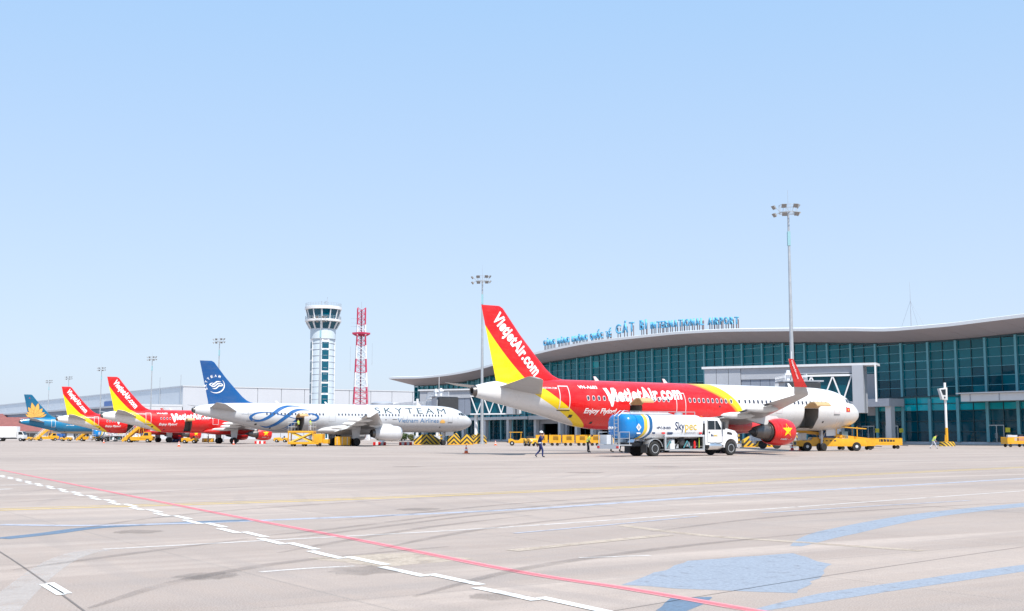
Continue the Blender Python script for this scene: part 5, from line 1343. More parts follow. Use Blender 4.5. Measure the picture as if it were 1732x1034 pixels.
# ------------------------------------------------------------------ ground support vehicles (local x = forward)
def wheels_x(t, pos, r=.38, w=.24, hub=LGREY):
    for x, y in pos:
        s = 1 if y > 0 else -1
        wl = MB().lathe([(-w / 2, r * .5), (-w / 2, r * .9), (-w * .3, r), (w * .3, r), (w / 2, r * .9), (w / 2, r * .5)], (x, y, r), 'y', 20).build('wheel', BLACK, t, True)
        MB().lathe([(-w * .52, .02), (-w * .52, r * .3), (-w * .4, r * .52), (w * .4, r * .52), (w * .52, r * .3), (w * .52, .02)], (x, y, r), 'y', 14).build('rim', hub, wl, True)
def stairs_truck(label, loc, rz):
    t = thing('passenger_stairs', label, 'stairs truck', loc, rz, 'yellow passenger stairs trucks')
    MB().box(-2.2, 3.6, -.9, .9, .45, .85).build('chassis', YELLOW, t, bevel=.05)
    cb = MB().prism([(1.0, .85), (1.0, 1.35), (1.5, 1.5), (1.8, 2.2), (2.8, 2.25), (2.95, 1.5), (3.7, 1.3), (3.7, .8)], -.95, .95, 'y').build('cab', YELLOW, t, bevel=.04)
    for s in (1, -1): MB().prism([(1.72, 1.5), (1.92, 2.1), (2.7, 2.12), (2.8, 1.5)], s * .945, s * .96, 'y').build('cab_window', GLASSD, cb)
    MB().box(3.68, 3.74, -.8, .8, 1.0, 1.2).build('grille', DARK, cb)
    # flight of steps
    fl = MB()
    for s in (1, -1): fl.bar((-2.9, s * .85, .35), (.9, s * .85, 3.6), .07, .6)
    f = fl.build('stair_flight', YELLOW, t)
    for i in range(15): MB().box(-2.9 + i * .255, -2.6 + i * .255, -.8, .8, .45 + i * .216, .5 + i * .216).build('step', LGREY, f)
    MB().box(.8, 2.2, -1.0, 1.0, 3.6, 3.72).build('top_platform', YELLOW, t)
    rl = MB()
    for s in (1, -1):
        rl.path([(-2.9, s * .88, 1.2), (.8, s * .88, 4.65), (2.1, s * .95, 4.7)], .04)
        rl.path([(-2.85, s * .88, .9), (.8, s * .88, 4.2), (2.1, s * .95, 4.2)], .025)
        for i in range(7): x = -2.8 + i * .6; z = .5 + (x + 2.9) * .85; rl.tube((x, s * .88, z), (x, s * .88, z + .85), .03, n=6)
        rl.tube((2.1, s * .95, 3.7), (2.1, s * .95, 4.7), .03, n=6)
    rl.build('handrail', OFFWHITE, t)
    st = MB()
    for s in (1, -1): st.bar((.6, s * .8, .85), (.9, s * .8, 3.6), .12); st.bar((2.0, s * .8, .85), (1.5, s * .8, 3.6), .1)
    st.build('support_leg', YELLOW, t); MB().box(-1.2, .9, -.9, .9, .86, 1.25).build('engine_cover', YELLOW, t, bevel=.04)
    wheels_x(t, [(-1.4, -.85), (-1.4, .85), (2.6, -.85), (2.6, .85)], .42)
    return t
def tow_tractor(label, loc, rz, roof=True, L=3.0):
    t = thing('tow_tractor', label, 'tow tractor', loc, rz, 'yellow tow tractors'); h = L / 2
    b = MB().prism([(-h, .4), (-h, 1.0), (-h + .5, 1.05), (-h + 1.0, .78), (-.05 * L, .78), (.05 * L, 1.12), (h - .1, 1.02), (h, .85), (h, .35)], -.75, .75, 'y').build('body', YELLOW, t, bevel=.05)
    MB().box(-h + .75, -h + 1.25, -.5, .5, .8, .95).build('seat', DARK, t); MB().box(-h + .68, -h + .8, -.5, .5, .9, 1.4).build('seat_back', DARK, t)
    MB().bar((-.1 * L, .25, .9), (-.2 * L, .25, 1.25), .05).build('steering_column', DARK, t)
    if roof:
        for x in (-h + .3, 0.05 * L):
            for y in (-.68, .68): MB().bar((x, y, .95), (x + .05, y, 1.95), .07).build('roof_post', YELLOW, t)
        MB().box(-h + .1, .12 * L, -.8, .8, 1.95, 2.05).build('roof', YELLOW, t, bevel=.03)
        MB().add([(.06 * L, -.62, 1.15), (.06 * L, .62, 1.15), (.05 * L, .62, 1.92), (.05 * L, -.62, 1.92)], [(0, 1, 2, 3)]).build('windscreen', GLASSD, t)
    for s in (1, -1): MB().box(h - .02, h + .03, s * .5 - .12, s * .5 + .12, .68, .84).build('headlight', OFFWHITE, t)
    MB().box(h, h + .1, -.75, .75, .35, .6).build('bumper', STR_Y, t); MB().box(-h - .25, -h, -.12, .12, .45, .6).build('tow_hitch', DARK, t)
    wheels_x(t, [(-h + .55, -.66), (-h + .55, .66), (h - .65, -.66), (h - .65, .66)], .36, .24, OFFWHITE)
    return t
def baggage_cart(label, loc, rz, group, load=False, L=3.4, side=1.0):
    t = thing('baggage_cart', label, 'baggage cart', loc, rz, group); h = L / 2
    MB().box(-h, h, -.8, .8, .42, .56).build('deck', YELLOW, t)
    for y in (-.8, .76):
        p = MB()
        p.box(-h, h, y, y + .04, .58, .8); p.box(-h, -h * .35, y, y + .04, .8, .56 + side); p.box(h * .55, h, y, y + .04, .8, .56 + side); p.box(-h, h, y, y + .04, .5 + side, .6 + side)
        for i in range(5): x = -h * .3 + i * h * .18; p.box(x, x + .06, y, y + .04, .8, .5 + side)
        p.build('side_panel', YELLOW, t)
    for x in (-h, h - .04): MB().box(x, x + .04, -.76, .76, .58, .56 + side).build('end_panel', YELLOW, t)
    if not load: MB().box(-h * .6, h * .62, -.5, .5, .56, .42 + side * .95).build('dark_filler', CLOTHD, t, bevel=.05)  # added dark block that makes the slat gaps read as shaded openings
    MB().bar((h, 0, .4), (h + .9, 0, .35), .07).build('tow_bar', DARK, t)
    wheels_x(t, [(-h + .5, -.62), (-h + .5, .62), (h - .5, -.62), (h - .5, .62)], .21, .14, DARK)
    return t
def on_ground(px, py): g = ground_at(px, py); return (g.x, g.y, 0)
ST = stairs_truck('yellow passenger stairs truck below the middle red jet\'s tail', on_ground(231, 748.8), CR)
dup(ST, on_ground(149, 746.6), CR, 'yellow passenger stairs truck below the leftmost red jet\'s tail'); dup(ST, on_ground(76, 745.8), CR + R(38), 'yellow passenger stairs truck below the teal jet')
TT = tow_tractor('small roofless yellow tow tractor in front of the red jet with open hold', on_ground(321, 750.2), CR + R(180), roof=False)
dup(TT, on_ground(112, 746.4), CR, 'small yellow tow tractor standing right of the teal jet\'s stairs')
dup(TT, on_ground(475, 748.5), CR + R(180), 'small yellow tow tractor left of the scissor lift loader'); dup(TT, on_ground(46, 745.8), CR, 'low yellow tractor beside the white box truck')
TB = tow_tractor('roofed yellow tow tractor at the head of the cart train', on_ground(879, 754), CR, True, 3.4)
tow_tractor('low yellow tow tractor with striped bumper next to the roofed one', on_ground(899, 754.8), CR - R(70), False, 2.8)
GC = 'yellow baggage carts in a train'
C0 = None
for i in range(6):
    lb = ['first yellow baggage cart behind the blue worker', 'second yellow baggage cart from the worker in blue', 'third yellow baggage cart from the worker in blue', 'yellow baggage cart just left of the man in vest', 'yellow baggage cart just right of the man in vest', 'yellow baggage cart nearest the fuel truck\'s platform'][i]
    p = on_ground(916 + i * 22.5, 754.2)
    if C0 is None: C0 = baggage_cart(lb, p, CR, GC, L=1.75)
    else: dup(C0, p, CR, lb)
for i, (px, py, rz, lb) in enumerate(((1446, 761.2, CR, 'long yellow dolly below the nearest jet\'s nose'), (1494, 759.4, CR, 'yellow slatted dolly right of the nearest jet\'s nose'))):
    baggage_cart(lb, on_ground(px, py), rz, 'yellow dollies by the nearest jet', L=3.9, side=.62)
rc = baggage_cart('yellow baggage cart piled with pale luggage at the right edge', on_ground(1717, 756.5), CR + R(8), 'loaded baggage carts', True, L=3.0, side=.7)
for i, (x, y, w, d, h, z, m) in enumerate(((-.9, -.2, .7, .5, .78, .56, OFFWHITE), (-.1, .1, .8, .5, 1.0, .56, CLOTHW), (.7, -.2, .75, .5, .85, .56, mat('pink_case', (.5, .28, .26), .6)), (-.9, -.2, .6, .4, .25, 1.34, CLOTHW), (.7, -.2, .5, .4, .25, 1.41, CLOTHD))):
    c, s = math.cos(CR + R(8)), math.sin(CR + R(8)); o = rc.location
    b = MB().box(-w / 2, w / 2, -d / 2, d / 2, 0, h).build('suitcase', m, None, bevel=.05); b.location = (o.x + x * c - y * s, o.y + x * s + y * c, z); b.rotation_euler.z = CR + R(8)
    tag(b, ['whitish suitcase at the left end of the loaded cart', 'tall grey suitcase standing mid cart', 'pinkish suitcase at the right of the loaded cart', 'flat grey bag lying on top of the whitish suitcase', 'dark bag lying on the pinkish suitcase'][i], 'suitcase', 'suitcases on the cart')

# belt loader at the nearest jet's front hold
def belt_loader(label, loc, rz):
    t = thing('belt_loader', label, 'belt loader', loc, rz)
    MB().prism([(-3.6, .45), (-3.6, 1.0), (-2.2, 1.05), (-2.0, 1.35), (2.6, 1.15), (3.2, .95), (3.2, .45)], -.9, .9, 'y').build('body', YELLOW, t, bevel=.04)
    bl = MB().bar((3.6, 0, 1.1), (-3.9, 0, 2.0), 1.0, .28).build('conveyor', YELLOW, t); MB().bar((3.5, 0, 1.27), (-3.8, 0, 2.17), .8, .06).build('belt', BLACK, bl)
    for x in (-1.2, 0.3, 2.3):
        for y in (-.82, .82): MB().bar((x, y, 1.1), (x, y, 2.35), .07).build('canopy_post', YELLOW, t)
    MB().prism([(-1.5, 2.5), (3.2, 2.12), (3.2, 2.2), (-1.5, 2.58)], -.9, .9, 'y').build('canopy', YELLOW, t)
    MB().box(-.9, .1, -.6, .6, 1.3, 2.0).build('roller_blind', BLUEP, t); MB().box(.9, 1.5, -.5, .5, 1.2, 1.9).build('seat', mat('teal_seat', (.2, .32, .36), .6), t)
    MB().box(-3.2, -2.6, -.6, .6, 1.05, 1.75).build('control_box', OFFWHITE, t, bevel=.04); MB().box(-3.62, -3.55, -.5, .5, .6, .9).build('grille', DARK, t)
    for i in range(4): MB().box(-1.2 + i * .4, -1.0 + i * .4, -.915, -.9, .95, 1.05).build('stencil', DARK, t)
    wheels_x(t, [(-2.6, -.8), (-2.6, .8), (2.2, -.8), (2.2, .8)], .44, .28, OFFWHITE); return t
belt_loader('yellow belt loader with canopy under the nearest jet\'s front hold door', on_ground(1407, 763.0), CR)
# steps and gear by the red engine
lt = thing('step_ladder', 'small steel step ladder between the red engine and the belt loader', 'ladder', on_ground(1352, 758), CR)
m = MB()
for y in (-.3, .3): m.bar((-.5, y, 0), (.3, y, 1.9), .06); m.bar((.6, y, 0), (.3, y, 1.9), .05)
m.build('side_rail', STEEL, lt)
for i in range(6): MB().box(-.45 + i * .13, -.2 + i * .13, -.3, .3, .28 + i * .3, .32 + i * .3).build('step', STEEL, lt)

# scissor lift cargo loader at the silver jet
def cargo_loader(label, loc, rz):
    t = thing('cargo_loader', label, 'cargo loader', loc, rz)
    MB().box(-2.9, 2.9, -1.2, 1.2, .3, .62).build('base_frame', YELLOW, t, bevel=.03); MB().box(-2.9, 1.9, -1.2, 1.2, 1.9, 2.15).build('lift_deck', YELLOW, t, bevel=.02)
    for y in (-1.1, 1.1):
        MB().bar((-2.4, y, .6), (1.6, y, 1.9), .14, .2).build('scissor_arm', PALEYELLOW, t); MB().bar((1.6, y * .92, .6), (-2.4, y * .92, 1.9), .14, .2).build('scissor_arm', PALEYELLOW, t)
    for x in (-2.8, 1.8):
        for y in (-1.1, 1.1): MB().bar((x, y, .5), (x, y, 1.9), .18).build('guide_post', YELLOW, t)
    MB().box(1.95, 3.6, -1.2, 1.2, .5, 1.75).build('power_unit', YELLOW, t, bevel=.05); MB().box(3.6, 4.6, -.9, .9, .4, 1.0).build('front_step', YELLOW, t, bevel=.04)
    rl = MB()
    for x in (-2.85, -1.6, 1.0, 1.85):
        for y in (-1.15, 1.15): rl.tube((x, y, 2.15), (x, y, 3.3), .035, n=6)
    for y in (-1.15, 1.15):
        for z in (2.7, 3.3):
            rl.tube((-2.85, y, z), (-1.6, y, z), .03, n=6); rl.tube((1.0, y, z), (1.85, y, z), .03, n=6)
    rl.build('guard_rail', STEEL, t)
    wheels_x(t, [(-2.1, -1.05), (-2.1, 1.05), (0, -1.05), (0, 1.05), (2.7, -1.05), (2.7, 1.05)], .26, .24, DARK); return t
CLD = cargo_loader('yellow scissor lift loader raised at the silver jet\'s rear hold', on_ground(515, 755.3), CR); CLD.scale.x = .74
# white box truck at the far left
def box_truck(label, loc, rz):
    t = thing('box_truck', label, 'truck', loc, rz, 'white box trucks')
    MB().box(-4.2, 1.6, -1.15, 1.15, 1.15, 3.9).build('cargo_box', WHITE, t, bevel=.05); MB().box(-4.2, 3.4, -.5, .5, .6, .95).build('chassis', DARK, t)
    cb = MB().prism([(1.75, .7), (1.75, 2.65), (3.0, 2.65), (3.55, 1.75), (3.65, .7)], -1.1, 1.1, 'y').build('cab', OFFWHITE, t, bevel=.05)
    for s in (1, -1): MB().prism([(2.1, 1.75), (2.1, 2.5), (2.95, 2.5), (3.35, 1.75)], s * 1.095, s * 1.11, 'y').build('side_window', GLASSD, cb)
    MB().add([(3.06, -.95, 2.6), (3.06, .95, 2.6), (3.6, .95, 1.78), (3.6, -.95, 1.78)], [(0, 1, 2, 3)]).build('windscreen', GLASSD, cb)
    for s in (1, -1): MB().box(-3.6, -3.0, s * 1.0, s * 1.3, .0, .9).build('outrigger', YELLOW, t)
    wheels_x(t, [(-2.6, -.95), (-2.6, .95), (2.7, -.95), (2.7, .95)], .5, .3); return t
BT = box_truck('white box truck at the left edge below the teal jet', on_ground(20, 746.6), CR)
# covered baggage shelters behind the teal jet and blue drum, far
def crate(label, px, py, w, h, d, m, nm='cargo_crate', cat='crate'):
    t = thing(nm, label, cat, on_ground(px, py), CR, 'cargo crates far behind'); MB().box(-w / 2, w / 2, -d / 2, d / 2, .1, h).build('shell', m, t, bevel=.08); MB().box(-w / 2, w / 2, -d / 2, d / 2, 0, .1).build('base', DARK, t)
    for i in range(3): MB().box(-w / 2 + w * (i + .5) / 3 - .04, -w / 2 + w * (i + .5) / 3 + .04, -d / 2 - .04, -d / 2, .15, h - .1).build('strap', STEEL, t)
    return t
crate('blue container below the teal jet\'s body', 98, 744.6, 4.2, 2.1, 2, BLUEP); crate('dark container under the leftmost red jet\'s tail', 135, 744.0, 3.4, 2.2, 2, DARK)
crate('white container left of the middle red jet\'s wheels', 205, 745.2, 3, 1.6, 2, OFFWHITE); crate('dark container right of the box truck', 52, 744.2, 6.5, 2.4, 2.4, DARK)
crate('pale container between the red jet\'s wheels', 362, 747.6, 4.4, 1.7, 2, OFFWHITE); crate('yellow container under the middle red jet', 352, 748.2, 2.4, .9, 1.6, YELLOW)
crate('low blue pallet near the red jet\'s wheels', 299, 748.2, 2.4, .7, 1.4, BLUEP); crate('yellow ground power unit right of the scissor lift loader', 580, 754.6, 2.2, 1.35, 1.5, YELLOW)

# ------------------------------------------------------------------ cones, guidance post
def cone(label, loc, h=.75, m=None):
    t = thing('traffic_cone', label, 'traffic cone', loc, 0, 'traffic cones'); k = h / .75; m = m or ORANGE
    MB().box(-.22 * k, .22 * k, -.22 * k, .22 * k, 0, .05 * k).build('base', m, t)
    for i, (z0, z1, mm) in enumerate(((.05, .25, m), (.25, .4, WHITE), (.4, .52, m), (.52, .64, WHITE), (.64, .75, m))):
        r = lambda z: (.17 - .14 * (z - .05) / .7) * k
        MB().lathe([(z0 * k, r(z0)), (z1 * k, r(z1))], (0, 0, 0), 'z', 16).build('cone_band', mm, t, True)
    return t
K0 = cone('lone orange and white cone in front of the silver jet\'s nose', on_ground(788.5, 767.5), .75)
for px, py, lb in ((1353.5, 762.3, 'right one of two cones by the nearest jet\'s red engine'), (302.5, 755.6, 'orange cone on open apron before the red jet with open hold'), (175.5, 749.6, 'orange cone right of the leftmost red jet\'s stairs'), (395, 752.4, 'cone at the wheel left of the scissor lift loader'), (838, 753.4, 'cone near the striped mast foot')):
    dup(K0, on_ground(px, py), 0, lb)
cone('left, redder one of two cones by the nearest jet\'s red engine', on_ground(1340, 762.3), .78, REDP)
def barrier(label, px, py, w=1.5):
    t = thing('road_barrier', label, 'barrier', on_ground(px, py), CR, 'red and white barriers'); 
    for i in range(5): MB().box(-w / 2 + i * w / 5, -w / 2 + (i + 1) * w / 5, -.2, .2, 0, .55 if i % 2 else .5).build('segment', REDP if i % 2 == 0 else WHITE, t, bevel=.03)
    return t
for px, lb in ((642, 'red and white barrier under the silver jet\'s engine'), (686, 'red and white barrier right of the silver jet\'s engine'), (440, 'red and white barrier right of the red jet\'s engine')): barrier(lb, px, 753.4 if px > 600 else 751, 2.0)
gp = thing('guidance_post', 'white post with angled sign box on a striped round base', 'signpost', on_ground(1602, 755), CR)
MB().lathe([(0, 1.12), (.62, 1.02), (.66, .5)], (0, 0, 0), 'z', 24).build('striped_base', STR_D, gp); MB().tube((0, 0, .66), (0, 0, 2.6), .2, n=12).build('lower_post', YELLOW, gp); MB().tube((0, 0, 2.6), (0, 0, 9.0), .17, n=12).build('post', WHITE, gp)
MB().bar((-.25, 0, .7), (-.2, 0, 1.6), .12).build('brace', YELLOW, gp)
bx = MB().prism([(-.95, 8.15), (.18, 8.3), (.18, 6.5), (-.55, 6.6)], -.45, .45, 'y').build('sign_box', OFFWHITE, gp, bevel=.03)
MB().prism([(-.75, 8.0), (-.05, 8.05), (-.08, 7.2), (-.48, 7.25)], -.47, -.455, 'y').build('display', GLASSD, bx); MB().prism([(-.35, 7.0), (-.12, 7.0), (-.14, 6.75), (-.3, 6.75)], -.47, -.455, 'y').build('display', GLASSD, bx)
# ------------------------------------------------------------------ people (local x = facing, y = left)
def person(label, loc, rz, J, mats, vest=False, helmet=None, hair=True, belt=None, scale=1.0):
    """J: joint name -> (x, y, z); body grown with the Skin modifier as one surface"""
    t = thing('person', label, 'person', loc, rz, 'people on the apron'); t.scale = (scale,) * 3
    V = []; Rr = []; E = []; tagm = []; idx = {}
    def v(n, p, r): idx[n] = len(V); V.append(Vector(p)); Rr.append(r)
    def e(a, b, m): E.append((idx[a], idx[b])); tagm.append(m)
    pel, ch, nk, hd = Vector(J['pelvis']), Vector(J['chest']), Vector(J['neck']), Vector(J['head'])
    v('pelvis', pel, (.155, .125)); v('waist', pel.lerp(ch, .45), (.14, .11)); v('chest', ch, (.165, .125)); v('neck', nk, (.062, .062))
    dr = (hd - nk).normalized()
    v('chin', nk + dr * .09, (.066, .072)); v('face', nk + dr * .17, (.084, .096)); v('crown', nk + dr * .26, (.07, .08))
    up, lo, sk, sho = mats['top'], mats['legs'], mats['skin'], mats['shoes']
    e('pelvis', 'waist', lo); e('waist', 'chest', up); e('chest', 'neck', up); e('neck', 'chin', sk); e('chin', 'face', sk); e('face', 'crown', sk)
    for s, q in ((1, 'l'), (-1, 'r')):
        hip, kn, an, toe = (Vector(J[q + n]) for n in ('hip', 'knee', 'ankle', 'toe')); sh, el, wr = (Vector(J[q + n]) for n in ('shoulder', 'elbow', 'wrist'))
        v(q + 'hip', hip, (.1, .1)); v(q + 'knee', kn, (.072, .072)); v(q + 'ankle', an, (.05, .05)); v(q + 'toe', toe, (.045, .035))
        e('pelvis', q + 'hip', lo); e(q + 'hip', q + 'knee', lo); e(q + 'knee', q + 'ankle', lo); e(q + 'ankle', q + 'toe', sho)
        v(q + 'sh', sh, (.072, .072)); v(q + 'el', el, (.052, .052)); v(q + 'wr', wr, (.036, .032)); d = (wr - el).normalized(); pm = wr + d * .085; v(q + 'palm', pm, (.038, .018))
        e('chest', q + 'sh', up); e(q + 'sh', q + 'el', up); e(q + 'el', q + 'wr', mats.get('sleeve', up)); e(q + 'wr', q + 'palm', sk)
        side = d.cross(Vector((0, 1, 0))).normalized() if abs(d.y) < .9 else Vector((0, 0, 1)); curl = Vector((.35, -s * .3, 0))
        for k, (off, ln) in enumerate(((-.03, .062), (-.01, .072), (.01, .068), (.03, .055))):
            b = pm + side * off + d * .02; m1 = b + d * ln * .6; m2 = m1 + (d + curl).normalized() * ln * .6
            for nm, p, r in (('a', b, .009), ('b', m1, .0085), ('c', m2, .0075)): v(q + nm + str(k), p, (r, r))
            e(q + 'palm', q + 'a%d' % k, sk); e(q + 'a%d' % k, q + 'b%d' % k, sk); e(q + 'b%d' % k, q + 'c%d' % k, sk)
        b = wr + d * .04 + side * .04; v(q + 't1', b, (.011, .011)); v(q + 't2', b + (d + side * .6).normalized() * .05, (.009, .009)); e(q + 'wr', q + 't1', sk); e(q + 't1', q + 't2', sk)
    me = bpy.data.meshes.new('body'); me.from_pydata(V, E, []); ob = bpy.data.objects.new('body', me); COL.objects.link(ob)
    md = ob.modifiers.new('skin', 'SKIN'); md.use_smooth_shade = True
    for i, r in enumerate(Rr): me.skin_vertices[0].data[i].radius = r if isinstance(r, tuple) else (r, r)
    me.skin_vertices[0].data[0].use_root = True
    sb = ob.modifiers.new('sub', 'SUBSURF'); sb.levels = 1; sb.render_levels = 1
    dg = bpy.context.evaluated_depsgraph_get(); ev = ob.evaluated_get(dg); out = bpy.data.meshes.new_from_object(ev); bpy.data.objects.remove(ob)
    ms = []
    for m in tagm:
        if m not in ms: ms.append(m)
    out.materials.clear()
    for m in ms: out.materials.append(m)
    for p in out.polygons:
        best = None; c = p.center
        for (a, b), m in zip(E, tagm):
            A, B = V[a], V[b]; dd = B - A; tt = max(0, min(1, (c - A).dot(dd) / max(dd.length_squared, 1e-9))); q = (c - (A + dd * tt)).length - (Rr[a][0] * (1 - tt) + Rr[b][0] * tt)
            if best is None or q < best[0]: best = (q, m)
        p.material_index = ms.index(best[1]); p.use_smooth = True
    body = bpy.data.objects.new('body', out); COL.objects.link(body); body.parent = t
    f = Vector((dr.z, 0, -dr.x)).normalized(); fc = nk + dr * .17
    for y in (-.033, .033): MB().ball(fc + f * .086 + dr * .02 + Vector((0, y, 0)), .011, 8).build('eye', DARK, body)
    MB().ball(fc + f * .098 - dr * .012, .017, 8, 1, .8, 1.4).build('nose', sk, body); MB().ball(fc + f * .086 - dr * .055, .02, 8, .5, 1.2, .35).build('mouth', mat('lips', (.3, .12, .1), .6), body)
    for y in (-.084, .084): MB().ball(fc + Vector((0, y, 0)), .022, 8, 1, .5, 1.5).build('ear', sk, body)
    if helmet:
        m = MB(); rings = []
        for j in range(7):
            a = R(-4 + j * 15.5); rings.append([fc + dr * (.045 + math.sin(a) * .125) + f * (math.cos(a) * .128 * math.cos(2 * math.pi * i / 18)) + Vector((0, math.cos(a) * .115 * math.sin(2 * math.pi * i / 18), 0)) for i in range(18)])
        m.loft(rings); h = m.build('helmet', helmet, t, True)
        m = MB(); m.loft([[fc + dr * z + f * (k * math.cos(2 * math.pi * i / 18) + .025) + Vector((0, k * .85 * math.sin(2 * math.pi * i / 18), 0)) for i in range(18)] for z, k in ((.04, .155), (.052, .155))]); m.build('brim', helmet, h)
    elif hair:
        m = MB(); m.ball(fc + dr * .045 - f * .012, .102, 14, 1.02, .92, .92); m.build('hair', mat('black_hair', (.012, .01, .01), .6, var=.3, vscale=8), body, True)
    if vest:
        m = MB(); ax = (ch - pel); a0 = pel.lerp(ch, .05); a1 = nk - (nk - ch) * .15; rings = []
        for tq, rx, ry in ((0, .165, .195), (.35, .16, .185), (.7, .17, .215), (.92, .135, .2), (1.0, .09, .13)):
            c = a0.lerp(a1, tq); rings.append([c + Vector((rx * math.cos(2 * math.pi * i / 20), ry * math.sin(2 * math.pi * i / 20), 0)) for i in range(20)])
        m.loft(rings); vv = m.build('hi_vis_vest', HIVIS, t, True)
        for tq in (.3, .55):
            c = a0.lerp(a1, tq); m = MB(); m.loft([[c + Vector((.178 * math.cos(2 * math.pi * i / 20), .212 * math.sin(2 * math.pi * i / 20), z)) for i in range(20)] for z in (-.022, .022)], False); m.build('reflective_band', mat('reflective_silver', (.6, .62, .62), .3, .3), vv)
    if belt:
        c = pel.lerp(ch, .2); m = MB(); m.loft([[c + Vector((.15 * math.cos(2 * math.pi * i / 20), .185 * math.sin(2 * math.pi * i / 20), z)) for i in range(20)] for z in (-.03, .03)], False); m.build('belt', belt, t, True)
    return t
def pose(**k):
    J = dict(pelvis=(0, 0, .93), chest=(0, 0, 1.32), neck=(.01, 0, 1.47), head=(.04, 0, 1.7),
             lhip=(0, .1, .9), lknee=(.03, .1, .49), lankle=(0, .1, .09), ltoe=(.16, .11, .045), rhip=(0, -.1, .9), rknee=(.03, -.1, .49), rankle=(0, -.1, .09), rtoe=(.16, -.11, .045),
             lshoulder=(0, .19, 1.39), lelbow=(-.04, .24, 1.11), lwrist=(.06, .23, .88), rshoulder=(0, -.19, 1.39), relbow=(-.04, -.24, 1.11), rwrist=(.06, -.23, .88))
    J.update(k); return J
MN = dict(top=NAVY, legs=NAVY, skin=SKIN, shoes=CLOTHD)
MV = dict(top=HIVIS, legs=CLOTHD, skin=SKIN, shoes=CLOTHD, sleeve=CLOTHD); MWH = dict(top=HIVIS, legs=CLOTHW, skin=SKIN, shoes=CLOTHD, sleeve=CLOTHW)
person('worker in navy overalls and white helmet walking with a hand at the face', on_ground(914, 774), CR,
       pose(pelvis=(0, 0, .91), lhip=(0, .1, .88), rhip=(0, -.1, .88), lknee=(-.02, .1, .48), lankle=(-.34, .1, .14), ltoe=(-.22, .1, .05), rknee=(.16, -.1, .47), rankle=(.14, -.1, .08), rtoe=(.31, -.11, .045),
            relbow=(.12, -.26, 1.14), rwrist=(.2, -.13, 1.45), lelbow=(-.12, .25, 1.12), lwrist=(-.16, .27, .87), chest=(.02, 0, 1.31), neck=(.04, 0, 1.46), head=(.07, 0, 1.7)), MN, helmet=WHITE, belt=WHITE, scale=1.02)
person('man in yellow-green vest and dark trousers looking down beside the baggage carts', on_ground(994, 765.8), CR,
       pose(chest=(.1, 0, 1.3), neck=(.2, 0, 1.41), head=(.4, 0, 1.5), lshoulder=(.12, .19, 1.36), rshoulder=(.12, -.19, 1.36), lelbow=(.1, .23, 1.08), lwrist=(.22, .2, .86), relbow=(.1, -.23, 1.08), rwrist=(.24, -.2, .87), rknee=(.1, -.1, .48), rankle=(.12, -.1, .09), rtoe=(.28, -.11, .045)), MV, vest=True)
person('stooping walker in yellow-green vest and pale trousers left of the guidance post', on_ground(1579.5, 759.3), CR,
       pose(pelvis=(-.05, 0, .9), chest=(.1, 0, 1.26), neck=(.22, 0, 1.37), head=(.42, 0, 1.5), lshoulder=(.12, .19, 1.32), rshoulder=(.12, -.19, 1.32), lelbow=(.02, .22, 1.06), lwrist=(.16, .2, .9), relbow=(.06, -.24, 1.06), rwrist=(.2, -.2, .9),
            lhip=(-.05, .1, .87), rhip=(-.05, -.1, .87), lknee=(-.12, .1, .47), lankle=(-.42, .1, .14), ltoe=(-.3, .1, .05), rknee=(.18, -.1, .48), rankle=(.28, -.1, .09), rtoe=(.45, -.1, .06)), MWH, vest=True)
def on_deck(dx, dy, z):
    c, s = math.cos(CR), math.sin(CR); return (CLD.location.x + dx * c - dy * s, CLD.location.y + dx * s + dy * c, z)
person('loader in yellow-green vest at the left of the raised deck', on_deck(-1.0, .4, 2.15), CR + R(160), pose(), MV, vest=True, scale=.96)
person('loader in yellow-green vest and pale trousers at the right of the raised deck', on_deck(.75, .1, 2.15), CR + R(180), pose(), MWH, vest=True, scale=.96)
person('figure in dark clothes standing beside the red jet\'s wheel', on_ground(352, 749.6), CR, pose(), dict(top=CLOTHD, legs=CLOTHD, skin=SKIN, shoes=CLOTHD))
person('person in pale top standing behind the baggage carts near the bay columns', on_ground(930, 752.6), CR, pose(), MWH, vest=True)
person('person in dark top behind the baggage carts, right of the pale one', on_ground(947, 752.4), CR + R(90), pose(), dict(top=mat('rust_cloth', (.35, .08, .05), .9), legs=CLOTHD, skin=SKIN, shoes=CLOTHD))
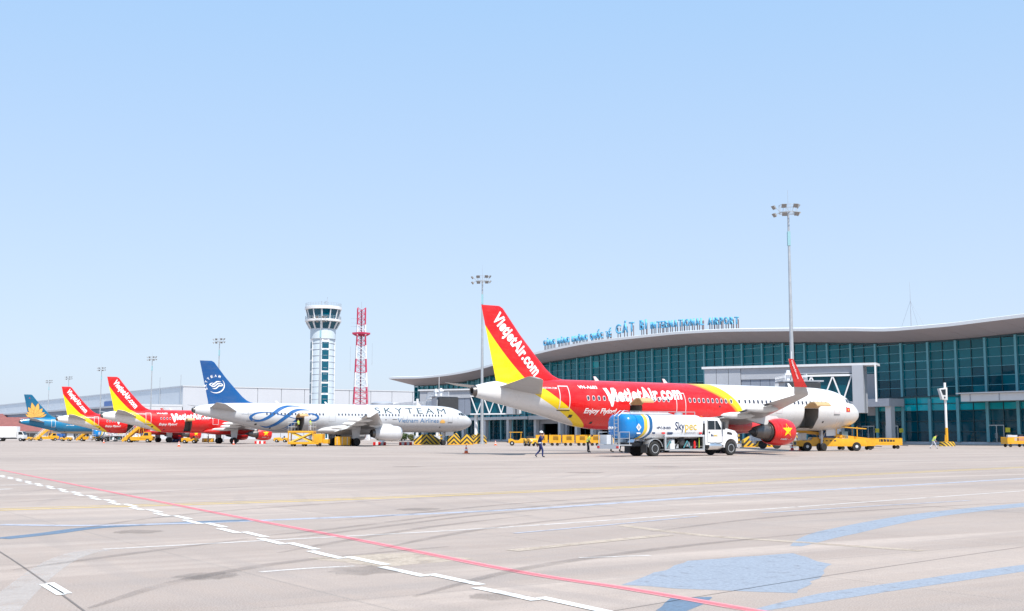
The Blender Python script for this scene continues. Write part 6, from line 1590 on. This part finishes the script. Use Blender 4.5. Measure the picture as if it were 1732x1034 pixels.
# ------------------------------------------------------------------ greenery seen below the silver jet, far behind the apron
LEAF = mat('shrub_leaves', (.07, .12, .03), .7, var=.5, vscale=.7); LEAF2 = mat('dry_shrub_leaves', (.14, .15, .05), .7, var=.5, vscale=.7); BARK = mat('bark', (.1, .075, .05), .9)
def leafy(mb, c, r, n, sz, rnd, squash=.8):
    for _ in range(n):
        u = Vector((rnd.gauss(0, 1), rnd.gauss(0, 1), rnd.gauss(0, 1))).normalized() * r * rnd.uniform(.45, 1.08); p = c + Vector((u.x, u.y, u.z * squash))
        a = Vector((rnd.gauss(0, 1), rnd.gauss(0, 1), rnd.gauss(0, 1))).normalized(); b = a.cross(Vector((rnd.gauss(0, 1), rnd.gauss(0, 1), rnd.gauss(0, 1)))).normalized(); s = sz * rnd.uniform(.6, 1.3)
        mb.add([p - a * s, p + b * s * .6, p + a * s, p - b * s * .6], [(0, 1, 2, 3)])
def bush(name, label, cat, px, d, h, w, seed, m, trunk=0.):
    rnd = random.Random(seed); c = c_fw * d + c_right * ((px - 866) / FPX * d)
    t = thing(name, label, cat, (c.x, c.y, 0), 0, 'greenery beyond the apron'); mb = MB()
    for i in range(9):
        q = Vector((rnd.uniform(-w, w), rnd.uniform(-w, w) * .6, trunk + (h - trunk) * rnd.uniform(.3, .85))); leafy(mb, q, (h - trunk) * rnd.uniform(.22, .4), 170, .16 * max(h / 3, 1), rnd)
    mb.build('crown', m, t); tr = MB()
    tr.tube((0, 0, 0), (0, 0, trunk + h * .4), .12 * max(1, h / 4), .05, 7)
    for i in range(4): tr.tube((0, 0, trunk * .7 + .2 + i * .1), (rnd.uniform(-w, w) * .7, rnd.uniform(-w, w) * .4, trunk + h * .5), .05 * max(1, h / 4), .02, 6)
    tr.build('trunk', BARK, t); return t
for i, (px, d, h, w, lb) in enumerate(((664, 300, 2.4, 1.6, 'green shrub seen just right of the silver jet\'s engine'), (680, 310, 2.8, 2.0, 'fuller green shrub left of the striped ballast block'), (697, 320, 2.0, 1.2, 'small green shrub close to the striped ballast block'), (648, 320, 1.8, 1.4, 'low shrub seen below the silver jet\'s engine'))):
    bush('shrub', lb, 'shrub', px, d, h, w, 40 + i, LEAF if i % 2 else LEAF2)
for i, (px, d, h, w, lb) in enumerate(((88, 760, 9, 5, 'distant tree left of the leftmost floodlight mast'), (8, 800, 8, 5, 'distant tree at the left edge behind the red brown roof'), (140, 780, 7, 5, 'distant tree behind the leftmost red tail fin'))):
    bush('broadleaf_tree', lb, 'tree', px, d, h, w, 60 + i, LEAF, 2.0)
